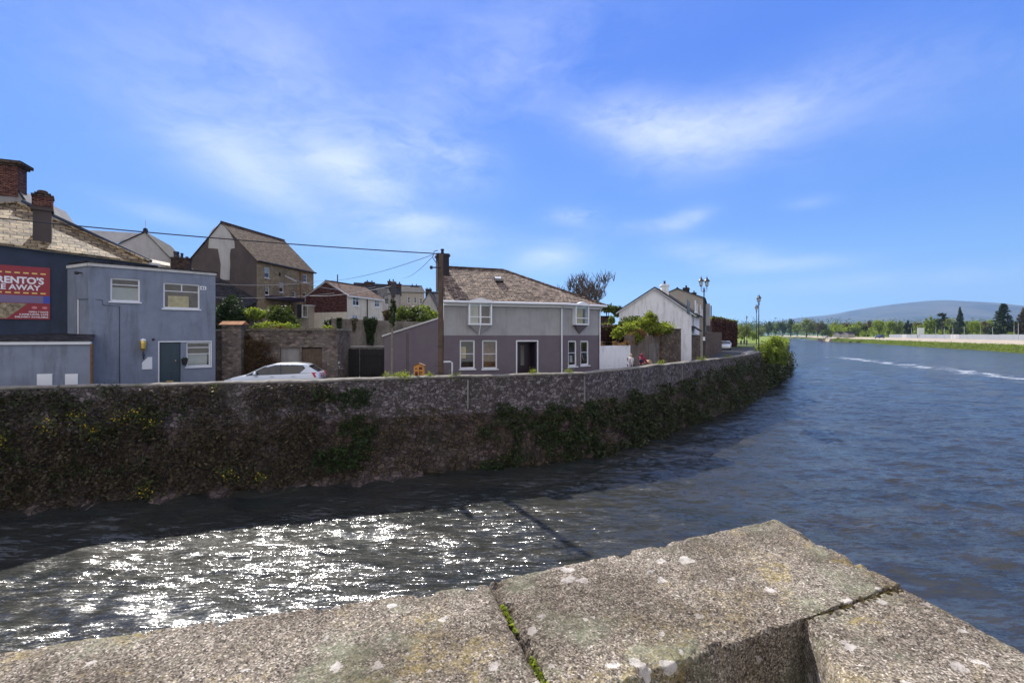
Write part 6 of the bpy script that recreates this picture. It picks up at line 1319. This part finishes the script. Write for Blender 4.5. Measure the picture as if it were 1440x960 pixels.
for px, top, y, kind, mat, lab in specs:
    far_tree(kind, mat, px, top, y, 0 if px < 1165 else .6, lab, FG, wscale={'conifer': .55 if px == 1350 else 1.15}.get(kind, 1.0), name={'conifer': 'conifer', 'pine': 'pine_tree', 'willow': 'willow', 'bush': 'bush'}.get(kind, 'tree'), cat='bush' if kind == 'bush' else 'tree')
# the far woodland behind them reads as one mass
P = []
for k in range(520):
    px = rng.uniform(1030, 1560); y = rng.uniform(880, 1300); q = W(px, 470, y); h = 2.8 + rng.uniform(13, 22) * y / 640
    P.append(clump_points([(q.x, q.y, h * .5, h * .45, h * .45, h * .5)], 90, sub=8))
w = leaves('far_woodland', np.concatenate(P), 1.5, 'lfgreen'); tag(w, kind='stuff')
P = []
for k in range(160):
    px = rng.uniform(1170, 1560); y = rng.uniform(460, 640); q = W(px, 470, y); h = 2.8 + rng.uniform(10, 18) * y / 640; P.append(clump_points([(q.x, q.y, h * .5, h * .5, h * .5, h * .5)], 110, sub=8))
tag(leaves('far_copse', np.concatenate(P), .9, 'lfwillow'), kind='stuff')
P = []
for k in range(150):
    px = rng.uniform(1168, 1560); y = rng.uniform(380, 450); q = W(px, 470, y); h = 2.8 + rng.uniform(8, 17) * y / 640; P.append(clump_points([(q.x, q.y, h * .5, h * .5, h * .5, h * .52)], 110, sub=8))
tag(leaves('far_copse', np.concatenate(P), .8, 'lflime'), kind='stuff')
# herbs on the far bank and the meadow edge
P = []
L = RSHORE[1:9]
for a, b in zip(L, L[1:]):
    n = int(math.hypot(b[0] - a[0], b[1] - a[1]) * 95 / (1 + a[1] / 400))
    for _ in range(n):
        s = rng.random(); d = rng.uniform(0, 4.8); tx_, ty_ = (b[0] - a[0]), (b[1] - a[1]); l_ = math.hypot(tx_, ty_); x = a[0] + tx_ * s + ty_ / l_ * d; y = a[1] + ty_ * s - tx_ / l_ * d
        z = np.interp(d, [0, 2.2, 4.6], [WATER + .05, -2.0, -1.0]); P.append((x, y, z + rng.random() * (.35 + .8 * max(0, mnoise.noise(Vector((x * .3, y * .3, 0)))))))
tag(leaves('bank_vegetation', P, .22, 'lfbank', up=.1), kind='stuff')
P = []
for a, b in zip(LSHORE[19:], LSHORE[20:]):
    for _ in range(int(math.hypot(b[0] - a[0], b[1] - a[1]) * 8)):
        s = rng.random(); P.append((a[0] + (b[0] - a[0]) * s - rng.uniform(0, 5), a[1] + (b[1] - a[1]) * s, rng.uniform(-2.5, .8)))
tag(leaves('reed_margin', P, .6, 'lfbank'), kind='stuff')
P = np.array([(*wall_pts(WLEN, 0, 0)[:2], 0)]) ; P = []
for a, b in zip(LSHORE[14:18], LSHORE[15:19]):
    for _ in range(int(math.hypot(b[0] - a[0], b[1] - a[1]) * 330)):
        s = rng.random(); P.append((a[0] + (b[0] - a[0]) * s + rng.normal() * .5, a[1] + (b[1] - a[1]) * s + rng.normal() * .5, WATER + .1 + rng.random() ** 1.6 * 2.6))
tag(leaves('left_bank_growth', P, .16, 'lfshade'), kind='stuff')
# ------------------------------------------------------------------ right bank furniture
hl = [Vector((*p_, 0)) for p_ in offs(RSHORE[1:8], -14)]
ho = thing('site_hoarding', 'long pale grey site hoarding on the far right bank', 'fence', hl[3])
pts = path_pts([(p_.x, p_.y, .6) for p_ in hl], 7.5)
pts = [p_ for p_ in pts if p_.x / p_.y > (1246 - 720) / F]
mb = MB(); po = MB()
for i, (a, b) in enumerate(zip(pts, pts[1:])):
    n_ = (b - a).normalized(); s_ = Vector((n_.y, -n_.x, 0)) * .05; h = 2.15 + .06 * math.sin(i * 2.1)
    MB().hexa([a, b - n_ * .06, b - n_ * .06 + s_, a + s_], [a + Vector((0, 0, h)), b - n_ * .06 + Vector((0, 0, h)), b - n_ * .06 + s_ + Vector((0, 0, h)), a + s_ + Vector((0, 0, h))]).build('hoarding_panel', M['hoarding' if i % 9 else 'palegrey'], ho)
brd = W(1295, 461, 262); bb = thing('site_board', 'large white board rising above the hoarding', 'sign', (brd.x, brd.y, .6)); MB().box(brd.x - 2.0, brd.x + 2.0, brd.y, brd.y + .12, 2.6, 6.6).build('board', M['white'], bb)
for s_ in (-1.6, 1.6): MB().box(brd.x + s_ - .1, brd.x + s_ + .1, brd.y + .13, brd.y + .3, .6, 6.2).build('post', M['timber'], bb)
mb = MB()
for i, (px, y, h) in enumerate([(1316, 225, 7.5), (1328, 222, 7), (1340, 220, 7.5), (1356, 214, 7.5), (1379, 206, 8), (1396, 202, 7), (1426, 190, 7.6), (1432, 168, 8.2), (1282, 250, 7)]):
    q = W(px, 470, y); tag(MB().tube([(q.x, q.y, .6), (q.x, q.y, .6 + h * .78)], [.11, .06], 6).build('lamp_pole', M['cablepale' if i != 4 else 'tan']), f'{ORD[i] if px != 1282 else "leftmost"} slim {"ochre" if i == 4 else "grey"} pole behind the hoarding counting {"rightwards from white board" if px != 1282 else "all the poles"}', 'pole', 'slim poles behind the hoarding')
q = W(1160, 470, 395); t = thing('stone_outfall', 'small pinkish stone outfall cut in the bank left of the gravel path', 'outfall', (q.x, q.y, WATER)); 
for s_ in (-1, 1): MB().prism([(q.x + s_ * 2.5 - 1.2, q.y - 3, WATER), (q.x + s_ * 2.5 + 1.2, q.y - 3, WATER), (q.x + s_ * 4 + .8, q.y - 2, -.9), (q.x + s_ * 4 - .8, q.y - 2, -.9)], (0, 5, 0)).build('wing_wall', M['gravel'], t)
for i, (px, y, lab) in enumerate([(1199, 330, 'tiny pale house left of the lime trees on the far bank'), (1186, 350, 'tiny cream house gable among far bank trees')]):
    q = W(px, 470, y); f = Fr((q.x - 3, q.y), (q.x + 3, q.y + 2)); house('far_house', lab, f, 5, .6, 3.2, 4.8, 'tan', 'roofdark')
for i, (px, y, lab, mt) in enumerate([(1237, 255, 'dark parked van at the left end of the hoarding', 'carblue'), (1161, 470, 'tiny white van on the meadow beyond the outfall', 'carwhite')]):
    q = W(px, 470, y); car('parked_car', lab, (q.x, q.y, .6 if i == 0 else 0), R(20), mt, scale=1.35 if i == 0 else 1.6, cat='van')
bs = [(px_, 262 + k_ * 4) for k_, px_ in enumerate((1196, 1201, 1206, 1211))]

# ------------------------------------------------------------------ haze
HZ = True
if HZ:
    m, nt = nodes_of('haze_air'); v_ = N(nt, 'ShaderNodeVolumePrincipled'); v_.inputs['Color'].default_value = (.38, .60, 1, 1); v_.inputs['Density'].default_value = 7.5e-5; v_.inputs['Anisotropy'].default_value = .2
    o_ = N(nt, 'ShaderNodeOutputMaterial'); nt.links.new(v_.outputs[0], o_.inputs['Volume'])
    hz = MB().box(-1500, 16500, -300, 8300, WATER - 1.5, 760).build('haze', m); hz['kind'] = 'stuff'
    m.cycles.homogeneous_volume = True if hasattr(m.cycles, 'homogeneous_volume') else None

# ------------------------------------------------------------------ sky, sun, camera
SUN_E, SUN_A = R(41), R(-29)     # azimuth from +Y, negative is left
wd = bpy.data.worlds.new('World'); scene.world = wd; wd.use_nodes = True; nt = wd.node_tree; nt.nodes.clear()
sky = N(nt, 'ShaderNodeTexSky', sky_type='NISHITA', sun_disc=False); sky.sun_elevation = SUN_E; sky.sun_rotation = SUN_A; sky.air_density = 1.0; sky.dust_density = .35; sky.ozone_density = 3; sky.altitude = 20
tc = nt.nodes.new('ShaderNodeTexCoord'); D = tc.outputs['Generated']
hsv = N(nt, 'ShaderNodeHueSaturation'); hsv.inputs['Saturation'].default_value = 1.12; hsv.inputs['Value'].default_value = 1.0; nt.links.new(sky.outputs[0], hsv.inputs['Color'])
sxw = N(nt, 'ShaderNodeSeparateXYZ'); nt.links.new(D, sxw.inputs[0])
# clear blue air column: pale at the horizon, deep overhead; blended over the physical sky
ES = 1 / (.13 * 1.717)
grad = ramp(nt, mth(nt, 'MAXIMUM', sxw.outputs[2], 0), [(0, sc2((.36, .66, .88), ES / 8)), (.08, sc2((.235, .51, .90), ES / 8)), (.22, sc2((.135, .345, .91), ES / 8)), (.5, sc2((.082, .235, .88), ES / 8)), (1, sc2((.06, .18, .8), ES / 8))])
g8 = N(nt, 'ShaderNodeVectorMath', operation='SCALE'); nt.links.new(grad, g8.inputs[0]); g8.inputs['Scale'].default_value = 8
base = mixc(nt, .93, hsv.outputs[0], g8.outputs[0])
added_veil = mth(nt, 'MULTIPLY', ramp(nt, sxw.outputs[2], [(.60, (0,) * 3), (.72, (1,) * 3)]), ramp(nt, tnoise(nt, D, 3.0, 6, .6), [(.3, (.35,) * 3), (.6, (.8,) * 3)]))  # whitish cloud haze added overhead, out of view, to pale the water's reflections
base = mixc(nt, added_veil, base, (4.3, 4.3, 4.4))
# added unseen bright cloud behind the bridge, fill light for the shaded facades
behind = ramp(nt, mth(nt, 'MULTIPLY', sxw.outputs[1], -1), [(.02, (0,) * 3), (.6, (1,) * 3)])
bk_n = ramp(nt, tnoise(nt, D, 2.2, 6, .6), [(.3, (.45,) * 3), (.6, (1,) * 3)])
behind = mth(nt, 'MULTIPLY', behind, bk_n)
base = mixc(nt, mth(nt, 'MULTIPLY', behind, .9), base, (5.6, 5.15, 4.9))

def vdot(a, vec):
    n_ = N(nt, 'ShaderNodeVectorMath', operation='DOT_PRODUCT'); nt.links.new(a, n_.inputs[0]); n_.inputs[1].default_value = vec; return n_.outputs['Value']
total = None
def cloud(px, py, rx, ry, rot, k, p=1.0):
    global total
    c = Vector(((px - 720) / F, 1, (470 - py) / F)).normalized(); r_ = c.cross(Vector((0, 0, 1))).normalized(); u_ = r_.cross(c).normalized()
    ca, sa = math.cos(R(rot)), math.sin(R(rot)); a_ = r_ * ca + u_ * sa; b_ = u_ * ca - r_ * sa; sc_ = c.y * c.y ** .3
    A = mth(nt, 'DIVIDE', mth(nt, 'SUBTRACT', vdot(D, a_), 0), rx / F * c.y); B = mth(nt, 'DIVIDE', vdot(D, b_), ry / F * c.y)
    d2 = mth(nt, 'ADD', mth(nt, 'MULTIPLY', A, A), mth(nt, 'MULTIPLY', B, B))
    g = mth(nt, 'MULTIPLY', mth(nt, 'EXPONENT', mth(nt, 'MULTIPLY', d2, -1.0)), k)
    g = mth(nt, 'MULTIPLY', g, mth(nt, 'GREATER_THAN', vdot(D, c), 0))
    total = g if total is None else mth(nt, 'ADD', total, g)
for c_ in [(915, 178, 95, 36, -14, .62), (1000, 185, 110, 40, 12, .30), (1125, 145, 130, 42, 18, .24), (500, 245, 70, 28, -22, .50), (345, 232, 105, 38, -28, .40), (440, 175, 190, 80, -35, .26), (620, 222, 75, 34, -15, .36), (690, 108, 150, 60, 20, .22), (580, 312, 85, 15, -3, .38), (810, 303, 36, 12, 0, .42),
           (955, 312, 34, 12, 12, .42), (890, 318, 60, 12, 0, .2), (1010, 358, 70, 16, -10, .38), (1100, 372, 80, 10, 0, .3), (775, 362, 50, 20, 12, .42), (620, 345, 120, 22, 0, .22), (225, 300, 70, 14, -10, .18), (1135, 286, 30, 9, 0, .14), (1400, 100, 260, 60, 10, .10), (1250, 395, 200, 14, 0, .20), (200, 130, 260, 90, -20, .08), (600, 20, 300, 60, 10, .08)]:
    cloud(*c_)
mp = nt.nodes.new('ShaderNodeMapping'); mp.inputs['Rotation'].default_value = (0, R(18), 0); mp.inputs['Scale'].default_value = (1.0, 1.0, 2.4); nt.links.new(D, mp.inputs[0])
wn = tnoise(nt, mp.outputs[0], 3.0, 4, .6, 1); va = N(nt, 'ShaderNodeVectorMath', operation='MULTIPLY_ADD'); va.inputs[1].default_value = (.35,) * 3; nt.links.new(wn, va.inputs[0]); nt.links.new(mp.outputs[0], va.inputs[2])
n1 = tnoise(nt, va.outputs[0], 4.6, 11, .64)
tex = ramp(nt, n1, [(.33, (.12,) * 3), (.66, (1.6,) * 3)])
f = mth(nt, 'MULTIPLY', total, tex)
f = mth(nt, 'SUBTRACT', 1, mth(nt, 'EXPONENT', mth(nt, 'MULTIPLY', f, -.78)))
CL = 5.6
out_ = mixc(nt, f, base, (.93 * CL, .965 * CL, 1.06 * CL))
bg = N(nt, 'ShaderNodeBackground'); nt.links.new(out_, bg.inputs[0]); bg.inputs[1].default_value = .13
wo = N(nt, 'ShaderNodeOutputWorld'); nt.links.new(bg.outputs[0], wo.inputs[0])
sl = bpy.data.lights.new('sun', 'SUN'); sl.energy = 4.4; sl.angle = R(.53); sl.color = (1, .95, .88); so = bpy.data.objects.new('sun', sl); COL.objects.link(so)
sd = Vector((math.sin(SUN_A) * math.cos(SUN_E), math.cos(SUN_A) * math.cos(SUN_E), math.sin(SUN_E))); so.rotation_euler = sd.to_track_quat('Z', 'Y').to_euler(); so.location = sd * 60
cd = bpy.data.cameras.new('camera'); cd.sensor_width = 36; cd.lens = 36 * F / 1440; cd.shift_y = -10 / 1440; cd.clip_start = .05; cd.clip_end = 30000
co = bpy.data.objects.new('camera', cd); COL.objects.link(co); co.location = (0, 0, CZ); co.rotation_euler = (R(90), 0, 0); scene.camera = co
scene.render.engine = 'CYCLES'
cy = scene.cycles; cy.max_bounces = 5; cy.diffuse_bounces = 3; cy.glossy_bounces = 3; cy.transparent_max_bounces = 12; cy.volume_bounces = 0; cy.caustics_reflective = False; cy.caustics_refractive = False; cy.sample_clamp_indirect = 4; cy.use_denoising = True
scene.view_settings.view_transform = 'Standard'; scene.view_settings.look = 'None'; scene.view_settings.exposure = 0.78; scene.view_settings.gamma = 1
